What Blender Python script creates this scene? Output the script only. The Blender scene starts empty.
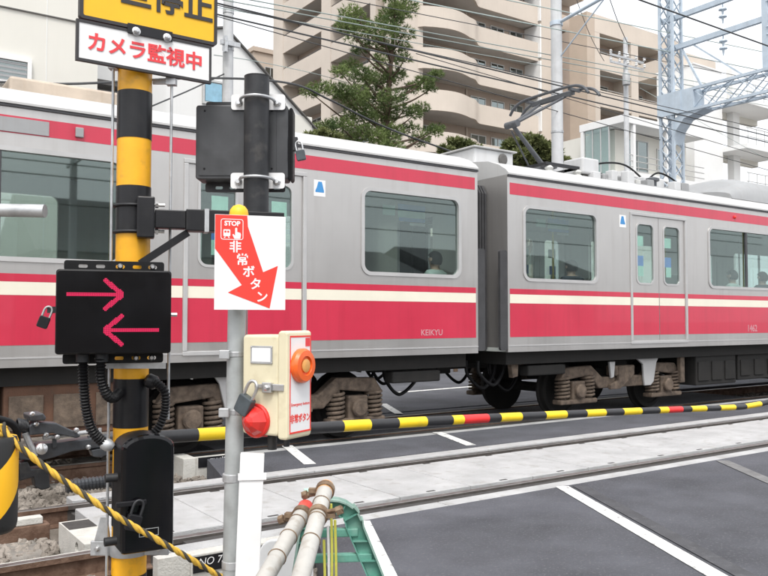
import bpy, bmesh, math, random
from math import sin, cos, pi, radians, sqrt, atan2
from mathutils import Vector, Matrix, noise
from mathutils.geometry import tessellate_polygon
random.seed(7)
scene = bpy.context.scene
C = bpy.context.collection

# ------------------------------------------------------------------ camera, sky, sun, exposure
# world axes: X along the railway, Y across it away from the viewer, Z up (0 = rail top)
CAM = Vector((0, 0, 1.55))
FPX, CX, CY = 800.0, 384.0, 288.0               # focal length and centre in photo pixels (768 x 576)
HEAD = radians(55.1)                            # heading of the view measured from +X
PITCH = math.atan(32 / FPX)
FWD = Vector((cos(HEAD) * cos(PITCH), sin(HEAD) * cos(PITCH), sin(PITCH)))
RGT = Vector((sin(HEAD), -cos(HEAD), 0))
UPV = RGT.cross(FWD)
cam_data = bpy.data.cameras.new('camera')
cam_data.sensor_width = 36.0
cam_data.lens = 36.0 * FPX / 768.0
cam_data.clip_end = 2000
cam = bpy.data.objects.new('camera', cam_data)
C.objects.link(cam)
cam.matrix_world = Matrix.Translation(CAM) @ Matrix((RGT, UPV, -FWD)).transposed().to_4x4()
scene.camera = cam

SUN_EL, SUN_AZ = radians(60), radians(-125)     # azimuth of the sun's place, from +X
world = bpy.data.worlds.new('World'); scene.world = world; world.use_nodes = True
wn = world.node_tree
wn.nodes.clear()
sky = wn.nodes.new('ShaderNodeTexSky'); sky.sky_type = 'NISHITA'; sky.sun_disc = False
sky.sun_elevation = SUN_EL; sky.sun_rotation = radians(90) - SUN_AZ
sky.air_density = 1.0; sky.dust_density = 6.0; sky.ozone_density = 1.0
hs = wn.nodes.new('ShaderNodeHueSaturation'); hs.inputs['Saturation'].default_value = 0.22
mixw = wn.nodes.new('ShaderNodeMix'); mixw.data_type = 'RGBA'; mixw.inputs[0].default_value = 0.6
mixw.inputs[7].default_value = (7.4, 7.6, 7.9, 1)          # an even bright cloud deck over the sky
bg = wn.nodes.new('ShaderNodeBackground'); bg.inputs['Strength'].default_value = 0.15
wo = wn.nodes.new('ShaderNodeOutputWorld')
wn.links.new(sky.outputs[0], hs.inputs['Color']); wn.links.new(hs.outputs[0], mixw.inputs[6])
wn.links.new(mixw.outputs[2], bg.inputs['Color']); wn.links.new(bg.outputs[0], wo.inputs['Surface'])
sd = bpy.data.lights.new('sun', 'SUN'); sd.energy = 1.4; sd.angle = radians(18); sd.color = (1, .96, .9)
sun = bpy.data.objects.new('sun', sd); C.objects.link(sun)
sdir = Vector((cos(SUN_EL) * cos(SUN_AZ), cos(SUN_EL) * sin(SUN_AZ), sin(SUN_EL)))
sun.rotation_euler = sdir.to_track_quat('Z', 'Y').to_euler()
vs = scene.view_settings
vs.view_transform = 'Standard'; vs.look = 'None'; vs.gamma = 1.0; vs.exposure = 0.66; vs.use_curve_mapping = False
scene.cycles.max_bounces = 8; scene.cycles.transparent_max_bounces = 12
scene.cycles.use_denoising = True

# ------------------------------------------------------------------ pixel helpers (direction only)
def ray(px, py):
    return FWD + RGT * ((px - CX) / FPX) + UPV * ((CY - py) / FPX)
def PY(px, py, y):
    d = ray(px, py); return CAM + d * ((y - CAM.y) / d.y)
def PX(px, py, x):
    d = ray(px, py); return CAM + d * ((x - CAM.x) / d.x)
def PZ(px, py, z):
    d = ray(px, py); return CAM + d * ((z - CAM.z) / d.z)
def PD(px, py, dist):
    return CAM + ray(px, py) * dist

# ------------------------------------------------------------------ mesh helpers
def frame(o, ang):
    return Matrix.Translation(Vector(o)) @ Matrix.Rotation(ang, 4, 'Z')
def frame3(o, ax, ay, az):
    m = Matrix((ax, ay, az)).transposed().to_4x4()
    return Matrix.Translation(Vector(o)) @ m
def rr(x0, x1, z0, z1, r, n=5):
    pts = []
    for cx, cz, a in ((x1 - r, z1 - r, 0), (x0 + r, z1 - r, 90), (x0 + r, z0 + r, 180), (x1 - r, z0 + r, 270)):
        for k in range(n + 1):
            t = radians(a + 90 * k / n); pts.append((cx + r * cos(t), cz + r * sin(t)))
    return pts
class MB:
    def __init__(s, M=None):
        s.v = []; s.f = []; s.m = []; s.M = M or Matrix.Identity(4)
    def add(s, vs, fs, mi=0):
        b = len(s.v); M = s.M
        s.v += [tuple(M @ Vector(p)) for p in vs]
        s.f += [tuple(b + i for i in f) for f in fs]; s.m += [mi] * len(fs)
        return s
    def box(s, x0, x1, y0, y1, z0, z1, mi=0):
        return s.add([(x0,y0,z0),(x1,y0,z0),(x1,y1,z0),(x0,y1,z0),(x0,y0,z1),(x1,y0,z1),(x1,y1,z1),(x0,y1,z1)],
              [(0,3,2,1),(4,5,6,7),(0,1,5,4),(1,2,6,5),(2,3,7,6),(3,0,4,7)], mi)
    def prism(s, poly, a0, a1, axis='y', mi=0):
        f = {'y': lambda p, a: (p[0], a, p[1]), 'x': lambda p, a: (a, p[0], p[1]), 'z': lambda p, a: (p[0], p[1], a)}[axis]
        n = len(poly)
        vs = [f(p, a0) for p in poly] + [f(p, a1) for p in poly]
        fs = [tuple(range(n)), tuple(range(2 * n - 1, n - 1, -1))]
        fs += [(i, i + n, (i + 1) % n + n, (i + 1) % n) for i in range(n)]
        return s.add(vs, fs, mi)
    def holed(s, outer, holes, a0, a1, axis='y', mi=0):
        f = {'y': lambda p, a: (p[0], a, p[1]), 'x': lambda p, a: (a, p[0], p[1]), 'z': lambda p, a: (p[0], p[1], a)}[axis]
        loops = [outer] + holes
        flat = [p for l in loops for p in l]; n = len(flat)
        tris = tessellate_polygon([[Vector((p[0], p[1], 0)) for p in l] for l in loops])
        fs = [tuple(t) for t in tris] + [tuple(i + n for i in reversed(t)) for t in tris]
        b = 0
        for l in loops:
            k = len(l)
            fs += [(b + i, b + i + n, b + (i + 1) % k + n, b + (i + 1) % k) for i in range(k)]
            b += k
        return s.add([f(p, a0) for p in flat] + [f(p, a1) for p in flat], fs, mi)
    def cyl(s, p0, p1, r0, r1=None, n=16, caps=True, mi=0):
        r1 = r0 if r1 is None else r1
        p0 = Vector(p0); p1 = Vector(p1); d = (p1 - p0).normalized()
        a = d.orthogonal().normalized(); b = d.cross(a)
        vs = []
        for p, r in ((p0, r0), (p1, r1)):
            for k in range(n):
                t = 2 * pi * k / n; vs.append(p + a * (r * cos(t)) + b * (r * sin(t)))
        fs = [(k, (k + 1) % n, (k + 1) % n + n, k + n) for k in range(n)]
        if caps: fs += [tuple(range(n - 1, -1, -1)), tuple(range(n, 2 * n))]
        return s.add(vs, fs, mi)
    def lathe(s, o, d, prof, n=20, mi=0):
        o = Vector(o); d = Vector(d).normalized(); a = d.orthogonal().normalized(); b = d.cross(a)
        vs = []; fs = []
        for r, h in prof:
            for k in range(n):
                t = 2 * pi * k / n; vs.append(o + d * h + a * (r * cos(t)) + b * (r * sin(t)))
        for i in range(len(prof) - 1):
            for k in range(n):
                fs.append((i*n + k, i*n + (k+1) % n, (i+1)*n + (k+1) % n, (i+1)*n + k))
        fs += [tuple(range(n - 1, -1, -1)), tuple(range((len(prof)-1)*n, len(prof)*n))]
        return s.add(vs, fs, mi)
    def tube(s, pts, r, n=8, mi=0, ribs=False):
        pts = [Vector(p) for p in pts]; m = len(pts)
        rad = r if callable(r) else (lambda i: r)
        vs = []; fs = []; prev = None
        for i, p in enumerate(pts):
            t = (pts[min(i + 1, m - 1)] - pts[max(i - 1, 0)]).normalized()
            a = t.orthogonal().normalized() if prev is None else (prev - t * prev.dot(t)).normalized()
            prev = a; b = t.cross(a); q = rad(i)
            for k in range(n):
                w = 2 * pi * k / n; vs.append(p + a * (q * cos(w)) + b * (q * sin(w)))
        for i in range(m - 1):
            for k in range(n):
                fs.append((i*n + k, i*n + (k+1) % n, (i+1)*n + (k+1) % n, (i+1)*n + k))
        fs += [tuple(range(n - 1, -1, -1)), tuple(range((m-1)*n, m*n))]
        return s.add(vs, fs, mi)
    def bar(s, p0, p1, w, h, mi=0):
        p0 = Vector(p0); p1 = Vector(p1); d = (p1 - p0).normalized()
        a = Vector((0,0,1)).cross(d)
        a = Vector((1,0,0)) if a.length < 1e-4 else a.normalized()
        b = d.cross(a); vs = []
        for p in (p0, p1):
            for x, y in ((-1,-1),(1,-1),(1,1),(-1,1)): vs.append(p + a*(x*w/2) + b*(y*h/2))
        return s.add(vs, [(3,2,1,0),(4,5,6,7),(0,1,5,4),(1,2,6,5),(2,3,7,6),(3,0,4,7)], mi)
def smooth_path(pts, k=8):
    pts = [Vector(p) for p in pts]; out = []
    for i in range(len(pts) - 1):
        p0 = pts[max(i-1,0)]; p1 = pts[i]; p2 = pts[i+1]; p3 = pts[min(i+2,len(pts)-1)]
        for j in range(k):
            t = j / k
            out.append(0.5*((2*p1) + (p2-p0)*t + (2*p0-5*p1+4*p2-p3)*t*t + (3*p1-p0-3*p2+p3)*t**3))
    out.append(pts[-1]); return out
def corrugated(pts, r, pitch=.012, amp=.18):
    P = smooth_path(pts, 24); L = [0]
    for i in range(1, len(P)): L.append(L[-1] + (P[i]-P[i-1]).length)
    n = int(L[-1] / pitch * 2); out = []; j = 0
    for i in range(n + 1):
        t = L[-1] * i / n
        while j < len(L) - 2 and L[j+1] < t: j += 1
        f = (t - L[j]) / max(1e-9, L[j+1]-L[j]); out.append(P[j].lerp(P[j+1], min(1, f)))
    return out, (lambda i: r * (1 + amp * (1 if i % 2 else -1)))

ORG = {}
def obj(name, mb, mats, parent=None, smooth=None, bevel=None):
    me = bpy.data.meshes.new(name)
    o0 = ORG.get(parent, Vector((0,0,0))) if parent else Vector((0,0,0))
    me.from_pydata([(x - o0.x, y - o0.y, z - o0.z) for x, y, z in mb.v], [], mb.f)
    if not isinstance(mats, (list, tuple)): mats = [mats]
    for m in mats: me.materials.append(M[m] if isinstance(m, str) else m)
    if len(mats) > 1: me.polygons.foreach_set('material_index', mb.m)
    bm = bmesh.new(); bm.from_mesh(me); bmesh.ops.recalc_face_normals(bm, faces=bm.faces); bm.to_mesh(me); bm.free()
    if smooth is not None:
        me.polygons.foreach_set('use_smooth', [True] * len(me.polygons))
        me.set_sharp_from_angle(angle=radians(smooth))
    o = bpy.data.objects.new(name, me); C.objects.link(o)
    if parent: o.parent = parent; ORG[o] = o0
    if bevel:
        b = o.modifiers.new('bevel', 'BEVEL'); b.width = bevel; b.segments = 2; b.limit_method = 'ANGLE'; b.angle_limit = radians(40)
    return o
def tag(o, label, cat=None, group=None, kind=None):
    o['label'] = label
    if cat: o['category'] = cat
    if group: o['group'] = group
    if kind: o['kind'] = kind
    return o
def thing(name, label, cat, loc, group=None, kind=None):
    o = bpy.data.objects.new(name, None); C.objects.link(o); o.location = loc; o.empty_display_size = .2
    ORG[o] = Vector(loc)
    return tag(o, label, cat, group, kind)
def copy_tree(o, parent=None):
    c = o.copy(); C.objects.link(c); c.parent = parent
    for ch in [q for q in C.objects if q.parent == o]: copy_tree(ch, c)
    return c
def text(name, body, M4, size, mat, parent, bold=0.0, ext=.0006, xs=1.0):
    """flat lettering centred on the XY plane of M4 (x right, y up, z out)"""
    cu = bpy.data.curves.new(name, 'FONT'); cu.body = body; cu.size = size
    cu.align_x = 'CENTER'; cu.align_y = 'CENTER'; cu.offset = bold; cu.extrude = ext; cu.resolution_u = 3
    t = bpy.data.objects.new('tmp', cu); C.objects.link(t)
    dg = bpy.context.evaluated_depsgraph_get()
    me = bpy.data.meshes.new_from_object(t.evaluated_get(dg))
    bpy.data.objects.remove(t); bpy.data.curves.remove(cu)
    mb = MB(M4)
    mb.add([(v.co.x * xs, v.co.y, v.co.z) for v in me.vertices], [tuple(p.vertices) for p in me.polygons])
    bpy.data.meshes.remove(me)
    return obj(name, mb, mat, parent)

# ------------------------------------------------------------------ materials
M = {}
def pm(name, col, rough=.6, metal=0.0, var=.12, scale=6.0, bump=0.0, bscale=80.0, col2=None, spec=.5, coat=0.0,
       streak=0.0, streak_col=(.25,.22,.19), emit=None, spot=0.0, spot_col=(.1,.06,.03), spot_scale=14.0):
    m = bpy.data.materials.new(name); m.use_nodes = True; nt = m.node_tree; L = nt.links.new
    b = nt.nodes['Principled BSDF']
    tc = nt.nodes.new('ShaderNodeTexCoord')
    nz = nt.nodes.new('ShaderNodeTexNoise'); nz.inputs['Scale'].default_value = scale; nz.inputs['Detail'].default_value = 7
    nz.inputs['Roughness'].default_value = .62
    L(tc.outputs['Object'], nz.inputs['Vector'])
    mr = nt.nodes.new('ShaderNodeMapRange'); mr.inputs[1].default_value = .32; mr.inputs[2].default_value = .68
    L(nz.outputs['Fac'], mr.inputs[0])
    mx = nt.nodes.new('ShaderNodeMix'); mx.data_type = 'RGBA'; L(mr.outputs[0], mx.inputs[0])
    c1 = tuple(max(0, c * (1 - var)) for c in col); c2 = col2 or tuple(min(1, c * (1 + var)) for c in col)
    mx.inputs[6].default_value = (*c1, 1); mx.inputs[7].default_value = (*c2, 1)
    out = mx.outputs[2]
    def over(fac, colr, amt):
        nonlocal out
        mu = nt.nodes.new('ShaderNodeMath'); mu.operation = 'MULTIPLY'; mu.inputs[1].default_value = amt; L(fac, mu.inputs[0])
        q = nt.nodes.new('ShaderNodeMix'); q.data_type = 'RGBA'; L(mu.outputs[0], q.inputs[0]); L(out, q.inputs[6])
        q.inputs[7].default_value = (*colr, 1); out = q.outputs[2]
    if streak:
        mp = nt.nodes.new('ShaderNodeMapping'); mp.inputs['Scale'].default_value = (3, 3, .25); L(tc.outputs['Object'], mp.inputs[0])
        n2 = nt.nodes.new('ShaderNodeTexNoise'); n2.inputs['Scale'].default_value = 3; n2.inputs['Detail'].default_value = 6; L(mp.outputs[0], n2.inputs['Vector'])
        r2 = nt.nodes.new('ShaderNodeMapRange'); r2.inputs[1].default_value = .5; r2.inputs[2].default_value = .8; L(n2.outputs['Fac'], r2.inputs[0])
        over(r2.outputs[0], streak_col, streak)
    if spot:
        n3 = nt.nodes.new('ShaderNodeTexNoise'); n3.inputs['Scale'].default_value = spot_scale; n3.inputs['Detail'].default_value = 8; L(tc.outputs['Object'], n3.inputs['Vector'])
        r3 = nt.nodes.new('ShaderNodeMapRange'); r3.inputs[1].default_value = .56; r3.inputs[2].default_value = .68; L(n3.outputs['Fac'], r3.inputs[0])
        over(r3.outputs[0], spot_col, spot)
    L(out, b.inputs['Base Color'])
    b.inputs['Roughness'].default_value = rough; b.inputs['Metallic'].default_value = metal
    b.inputs['Specular IOR Level'].default_value = spec; b.inputs['Coat Weight'].default_value = coat
    r4 = nt.nodes.new('ShaderNodeMapRange'); r4.inputs[3].default_value = max(.02, rough - .1); r4.inputs[4].default_value = min(1, rough + .1)
    L(nz.outputs['Fac'], r4.inputs[0]); L(r4.outputs[0], b.inputs['Roughness'])
    if bump:
        n5 = nt.nodes.new('ShaderNodeTexNoise'); n5.inputs['Scale'].default_value = bscale; n5.inputs['Detail'].default_value = 5; L(tc.outputs['Object'], n5.inputs['Vector'])
        bp = nt.nodes.new('ShaderNodeBump'); bp.inputs['Strength'].default_value = bump; bp.inputs['Distance'].default_value = .02
        L(n5.outputs['Fac'], bp.inputs['Height']); L(bp.outputs[0], b.inputs['Normal'])
    if emit:
        b.inputs['Emission Color'].default_value = (*emit[0], 1); b.inputs['Emission Strength'].default_value = emit[1]
    M[name] = m; return m
def glass(name, tint, refl=.12, rough=.02):
    m = bpy.data.materials.new(name); m.use_nodes = True; nt = m.node_tree; nt.nodes.clear(); L = nt.links.new
    out = nt.nodes.new('ShaderNodeOutputMaterial'); mix = nt.nodes.new('ShaderNodeMixShader')
    tr = nt.nodes.new('ShaderNodeBsdfTransparent'); tr.inputs['Color'].default_value = (*tint, 1)
    gl = nt.nodes.new('ShaderNodeBsdfGlossy'); gl.inputs['Roughness'].default_value = rough; gl.inputs['Color'].default_value = (.85,.95,.93,1)
    fr = nt.nodes.new('ShaderNodeLayerWeight'); fr.inputs['Blend'].default_value = .5    # Schlick reflectance from the facing term
    pw = nt.nodes.new('ShaderNodeMath'); pw.operation = 'POWER'; pw.inputs[1].default_value = 5; L(fr.outputs['Facing'], pw.inputs[0])
    ad = nt.nodes.new('ShaderNodeMath'); ad.operation = 'MULTIPLY_ADD'; ad.inputs[1].default_value = .95; ad.inputs[2].default_value = .04 + refl; ad.use_clamp = True
    L(pw.outputs[0], ad.inputs[0]); L(ad.outputs[0], mix.inputs[0]); L(tr.outputs[0], mix.inputs[1]); L(gl.outputs[0], mix.inputs[2])
    L(mix.outputs[0], out.inputs['Surface']); M[name] = m
pm('asphalt', (.088,.091,.106), .86, var=.34, scale=1.1, bump=.8, bscale=150, spot=.6, spot_col=(.17,.17,.178), spot_scale=48)
pm('paint_white', (.74,.74,.72), .7, var=.1, scale=9, bump=.25, bscale=170, spot=.9, spot_col=(.17,.17,.175), spot_scale=13)
pm('paint_erased', (.062,.063,.070), .8, var=.25, scale=5, bump=.4, bscale=120, spot=.5, spot_col=(.12,.12,.125), spot_scale=12)
pm('paint_worn', (.17,.17,.17), .8, var=.2, scale=9, bump=.3, bscale=170, spot=.6, spot_col=(.08,.08,.08), spot_scale=14)
pm('panel_white', (.425,.428,.43), .75, var=.16, scale=2.2, bump=.6, bscale=110, spot=.5, spot_col=(.30,.285,.265), spot_scale=7)
pm('concrete', (.47,.46,.44), .85, var=.16, scale=7, bump=.4, bscale=70, streak=.35)
pm('concrete_white', (.52,.51,.475), .8, var=.12, scale=7, bump=.3, bscale=70, spot=.35, spot_col=(.33,.29,.24))
pm('dirt', (.17,.155,.14), .95, var=.3, scale=1.2, bump=.7, bscale=30)
pm('stone', (.22,.185,.15), .9, var=.6, scale=2.3, col2=(.36,.32,.28), bump=.4, bscale=60)
pm('rail_top', (.30,.29,.28), .4, .8, var=.2, scale=12, spot=.25)
pm('rail_rust', (.12,.06,.035), .9, .1, var=.35, scale=9, bump=.3, bscale=60, col2=(.19,.12,.085))
pm('rubber_dark', (.05,.047,.045), .85, var=.25, scale=10, bump=.25)
pm('black_plastic', (.008,.008,.009), .45, var=.2, scale=12, spec=.25)
pm('black_paint', (.012,.012,.014), .35, var=.25, scale=9, spec=.35, spot=.25, spot_col=(.035,.033,.03))
pm('black_glossy', (.004,.004,.005), .16, var=.2, scale=8, spec=.4)
pm('yellow_paint', (.84,.41,.012), .42, var=.1, scale=6, streak=.3, streak_col=(.45,.24,.03), spot=.4, spot_col=(.5,.26,.03), spot_scale=22)
pm('sign_yellow', (.86,.48,.012), .45, var=.05, scale=5, spot=.12, spot_col=(.55,.35,.05))
pm('gate_yellow', (.86,.60,.015), .42, var=.06, scale=6, spot=.2, spot_col=(.4,.3,.05))
pm('gate_black', (.022,.022,.024), .4, var=.2, scale=8)
pm('gate_red', (.72,.03,.03), .42, var=.08, scale=8)
pm('sign_white', (.80,.80,.80), .5, var=.04, scale=5, spot=.08, spot_col=(.5,.5,.5))
pm('sign_red', (.80,.045,.03), .5, var=.05, scale=5)
pm('letter_red', (.74,.05,.06), .5, var=.05)
pm('letter_dark', (.03,.028,.03), .5, var=.05)
pm('letter_white', (.82,.82,.82), .55, var=.03)
pm('letter_grey', (.54,.24,.27), .6, var=.05)
pm('galvanised', (.48,.49,.50), .45, .65, var=.18, scale=16, spot=.25, spot_col=(.30,.30,.30), spot_scale=30)
pm('galvanised_dull', (.40,.42,.42), .55, .35, var=.16, scale=10, spot=.3, spot_col=(.22,.22,.21), streak=.3)
pm('steel_bright', (.62,.62,.62), .3, .9, var=.1, scale=20)
pm('dark_metal', (.030,.031,.034), .5, .35, var=.3, scale=9, spot=.3, spot_col=(.12,.11,.1))
pm('machine_grey', (.075,.08,.088), .42, .5, var=.22, scale=12, spot=.4, spot_col=(.06,.05,.045))
pm('box_back', (.06,.062,.066), .42, .25, var=.22, scale=5, spot=.45, spot_col=(.02,.02,.02), spot_scale=4)
pm('cream', (.68,.62,.44), .5, var=.06, scale=5, streak=.35, streak_col=(.42,.35,.22), spot=.3, spot_col=(.5,.43,.28), spot_scale=24)
pm('orange', (.86,.13,.015), .35, var=.06, coat=.3)
pm('red_lamp', (.62,.02,.015), .3, var=.08, coat=.3)
pm('pantograph_grey', (.10,.105,.115), .5, .3, var=.2)
pm('rail_dark', (.085,.075,.068), .7, .3, var=.3, scale=9)
pm('sleeper_grey', (.20,.185,.165), .9, var=.25, scale=6, bump=.4)
pm('padlock', (.07,.085,.095), .45, .2, var=.2, scale=30)
pm('rope_yellow', (.60,.37,.045), .8, var=.25, scale=40)
pm('rope_dark', (.05,.045,.035), .85, var=.2, scale=40)
pm('green_plastic', (.06,.22,.17), .45, var=.15, scale=8, col2=(.16,.40,.32), spot=.3, spot_col=(.3,.42,.36))
pm('pipe_cream', (.47,.46,.43), .5, .15, var=.14, scale=9, streak=.3, spot=.4, spot_col=(.25,.20,.15), spot_scale=30)
pm('clamp_rust', (.20,.11,.065), .75, .4, var=.4, scale=25, col2=(.32,.24,.16))
pm('cap_red', (.72,.09,.07), .5, var=.1)
pm('cap_orange', (.74,.36,.1), .5, var=.15, scale=20)
pm('strap_yellow', (.62,.60,.10), .6, var=.15, scale=20)
pm('train_silver', (.52,.505,.49), .32, .72, var=.05, scale=1.2, streak=.28, streak_col=(.36,.33,.31))
pm('train_frame', (.50,.495,.49), .45, .4, var=.06, scale=3)
pm('train_red', (.53,.024,.060), .32, var=.06, scale=1.4, coat=.35, streak=.3, streak_col=(.30,.02,.035))
pm('train_cream', (.76,.72,.60), .35, var=.04, scale=2, coat=.2)
pm('train_roof', (.46,.46,.455), .55, var=.1, scale=.8, streak=.3, streak_col=(.33,.31,.29))
pm('gutter_dark', (.05,.05,.055), .5, var=.2)
pm('train_under', (.012,.011,.010), .85, var=.4, scale=5)
pm('bogie_brown', (.085,.062,.047), .85, var=.35, scale=9, bump=.3, col2=(.18,.135,.10), spot=.35, spot_col=(.07,.045,.03))
pm('box_rust', (.10,.05,.03), .8, var=.4, scale=3.5, bump=.2, spot=.4, spot_col=(.06,.04,.03))
pm('bellows', (.045,.045,.048), .7, var=.2, scale=6)
pm('interior', (.62,.66,.63), .6, var=.06, scale=2)
pm('seat_red', (.30,.05,.06), .85, var=.2, scale=20)
pm('ad_green', (.55,.86,.72), .5, var=.1)
pm('ad_blue', (.09,.27,.74), .5, var=.1)
pm('ad_yellow', (.7,.58,.1), .5, var=.1)
pm('roof_grey', (.33,.335,.34), .55, .2, var=.12, scale=1.2, streak=.25)
pm('roof_unit', (.55,.555,.56), .55, var=.07, scale=1.2, streak=.2)
pm('insulator', (.55,.55,.53), .3, var=.1)
pm('wire', (.06,.062,.065), .6, .2, var=.1)
pm('wire_pale', (.34,.40,.38), .6, .2, var=.1)
pm('mast_blue', (.46,.53,.60), .5, .15, var=.1, scale=4, streak=.15)
pm('pole_concrete', (.52,.53,.54), .7, var=.08, scale=4, streak=.2)
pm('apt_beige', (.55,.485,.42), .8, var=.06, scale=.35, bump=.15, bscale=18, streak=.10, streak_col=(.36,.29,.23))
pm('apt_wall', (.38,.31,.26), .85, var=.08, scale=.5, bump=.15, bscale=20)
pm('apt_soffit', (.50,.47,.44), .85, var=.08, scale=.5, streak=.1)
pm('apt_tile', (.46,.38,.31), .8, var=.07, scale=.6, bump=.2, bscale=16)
pm('house_cream', (.66,.645,.59), .8, var=.03, scale=.6, streak=.08, streak_col=(.5,.48,.42))
pm('house_white', (.74,.74,.73), .8, var=.03, scale=.6, streak=.10, streak_col=(.55,.54,.52))
pm('house_tan', (.50,.42,.34), .7, var=.2, scale=2, streak=.3, streak_col=(.3,.2,.13))
pm('trim_dark', (.10,.095,.09), .6, var=.15)
pm('roof_tile', (.075,.075,.08), .6, var=.25, scale=3)
pm('alu_frame', (.50,.50,.49), .4, .5, var=.08)
pm('bark', (.11,.075,.05), .9, var=.4, scale=6, bump=.6, bscale=22)
pm('curtain', (.62,.60,.55), .9, var=.1)
pm('skin', (.62,.42,.32), .6, var=.06); pm('hair', (.02,.016,.014), .6, var=.2)
pm('shirt_white', (.62,.70,.66), .8, var=.06); pm('shirt_dark', (.05,.06,.08), .85, var=.1); pm('trousers', (.05,.05,.07), .85)
pm('blue_print', (.05,.25,.55), .5, var=.05)
pm('arrow_led', (.05,.004,.01), .5, var=.05, emit=((1.0,.012,.12), .72))
pm('led_off', (.07,.005,.015), .5, var=.05)
def leafmat(name, c1, c2, scale=1.5):
    pm(name, c1, .6, var=.1, scale=scale, col2=c2, spec=.3)
    m = M[name]; nt = m.node_tree; b = nt.nodes['Principled BSDF']
    tl = nt.nodes.new('ShaderNodeBsdfTranslucent'); ms = nt.nodes.new('ShaderNodeMixShader'); ms.inputs[0].default_value = .25
    nt.links.new(b.inputs['Base Color'].links[0].from_socket, tl.inputs['Color'])
    o = nt.nodes['Material Output']; nt.links.new(b.outputs[0], ms.inputs[1]); nt.links.new(tl.outputs[0], ms.inputs[2]); nt.links.new(ms.outputs[0], o.inputs['Surface'])
leafmat('needles', (.07,.115,.04), (.23,.29,.10), 1.1)
leafmat('green_highlight', (.26,.42,.36), (.42,.56,.50), 6)  # stand plastic with the rim's overexposed highlight painted in as paler green
pm('lamp_tube', (.9,.9,.9), .5, emit=((.92,1,.97), 1.6))
pm('mark_green', (.40,.66,.52), .7, var=.1, scale=20)
leafmat('leaves', (.09,.115,.04), (.23,.25,.10), 2.0)
glass('train_glass', (.80,.86,.845), .06)
glass('house_glass', (.25,.28,.29), .22)
glass('clear_glass', (.72,.80,.80), .08)
# ------------------------------------------------------------------ ground, road, tracks
def sheet(name, poly, z0, z1, mat, label, cat, parent=None):
    o = obj(name, MB().prism(poly, z0, z1, 'z'), mat, parent)
    if parent is None: tag(o, label, cat, kind='structure')
    return o
sheet('ground', [(-400,-400),(700,-400),(700,700),(-400,700)], -1.0, -.34, 'dirt', 'grey brown earth under the tracks and houses', 'ground')
def redge(y):           # left edge of the road where it meets the open tracks
    pts = [(-30,-14),(0,.6),(3.5,2.35),(5.2,3.0),(7.45,3.25),(8.6,3.55),(11,4.4),(16,6.5),(60,24)]
    for (a, xa), (b, xb) in zip(pts, pts[1:]):
        if a <= y <= b: return xa + (xb - xa) * (y - a) / (b - a)
def road_strip(name, y0, y1, x1, label, z=0.0):
    n = 8; left = [(redge(y0 + (y1-y0)*k/n), y0 + (y1-y0)*k/n) for k in range(n+1)]
    return sheet(name, left + [(x1, y1), (x1, y0)], -.33, z, 'asphalt', label, 'road')
road_strip('road', -30, 5.225, 40, 'dark grey asphalt road in front of the near track')
road_strip('road', 7.445, 8.545, 15.2, 'strip of asphalt between the two tracks')
road_strip('road', 11.0, 60, 60, 'asphalt road on the far side beyond the train')
def line(name, pts, w, mat, label, z0=.004, z1=.007):
    mb = MB()
    (xa, ya), (xb, yb) = pts; d = Vector((xb-xa, yb-ya, 0)).normalized(); a = Vector((-d.y, d.x, 0)) * (w/2)
    p = [Vector((xa,ya,0))-a, Vector((xb,yb,0))-a, Vector((xb,yb,0))+a, Vector((xa,ya,0))+a]
    mb.prism([(q.x, q.y) for q in p], z0, z1, 'z')
    return tag(obj(name, mb, mat), label, 'road marking', kind='structure')
def px2(px, py, z=0): v = PZ(px, py, z); return (v.x, v.y)
a, b = Vector(px2(562, 487)), Vector(px2(716, 576))
line('road_marking', [tuple(a), tuple(b + (b-a)*1.2)], .125, 'paint_white', 'long white line crossing the near road to the rails')
d_ = (b-a).normalized(); o_ = Vector((-d_.y, d_.x))*.17
line('road_marking', [tuple(a+o_), tuple(b+o_+(b-a)*1.2)], .13, 'paint_erased', 'dark erased line beside the long white line on the near road')
line('road_marking', [(3.42,5.2), (1.4,1.2)], .125, 'paint_white', 'white line on the near road behind the green stand')
a, b = Vector(px2(722, 461)), Vector(px2(768, 481))
line('road_marking', [tuple(a), tuple(b + (b-a)*2)], .14, 'paint_worn', 'worn grey line at the right of the near road')
line('road_marking', [px2(437, 432.5), px2(471, 445.5)], .13, 'paint_white', 'short white line between the tracks under the gate arm')
line('road_marking', [px2(287, 446), px2(310, 464.5)], .13, 'paint_white', 'short white line between the tracks beside the button box')
line('road_marking', [px2(383, 404), px2(399, 414)], .14, 'paint_white', 'short white line seen under the train between bogies')
q_ = Vector(px2(307, 490))
tag(obj('paint_mark', MB().prism([(q_.x-.05,q_.y-.06),(q_.x-.01,q_.y-.075),(q_.x+.05,q_.y+.06),(q_.x+.01,q_.y+.075)], -.0015, .001, 'z'), 'mark_green'), 'pale green paint mark on the crossing panel behind the pipes', 'road marking', kind='structure')
line('road_marking', [px2(395, 393), px2(520, 383)], .14, 'paint_white', 'thin white line across the far road under the train', .005, .009)

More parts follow.
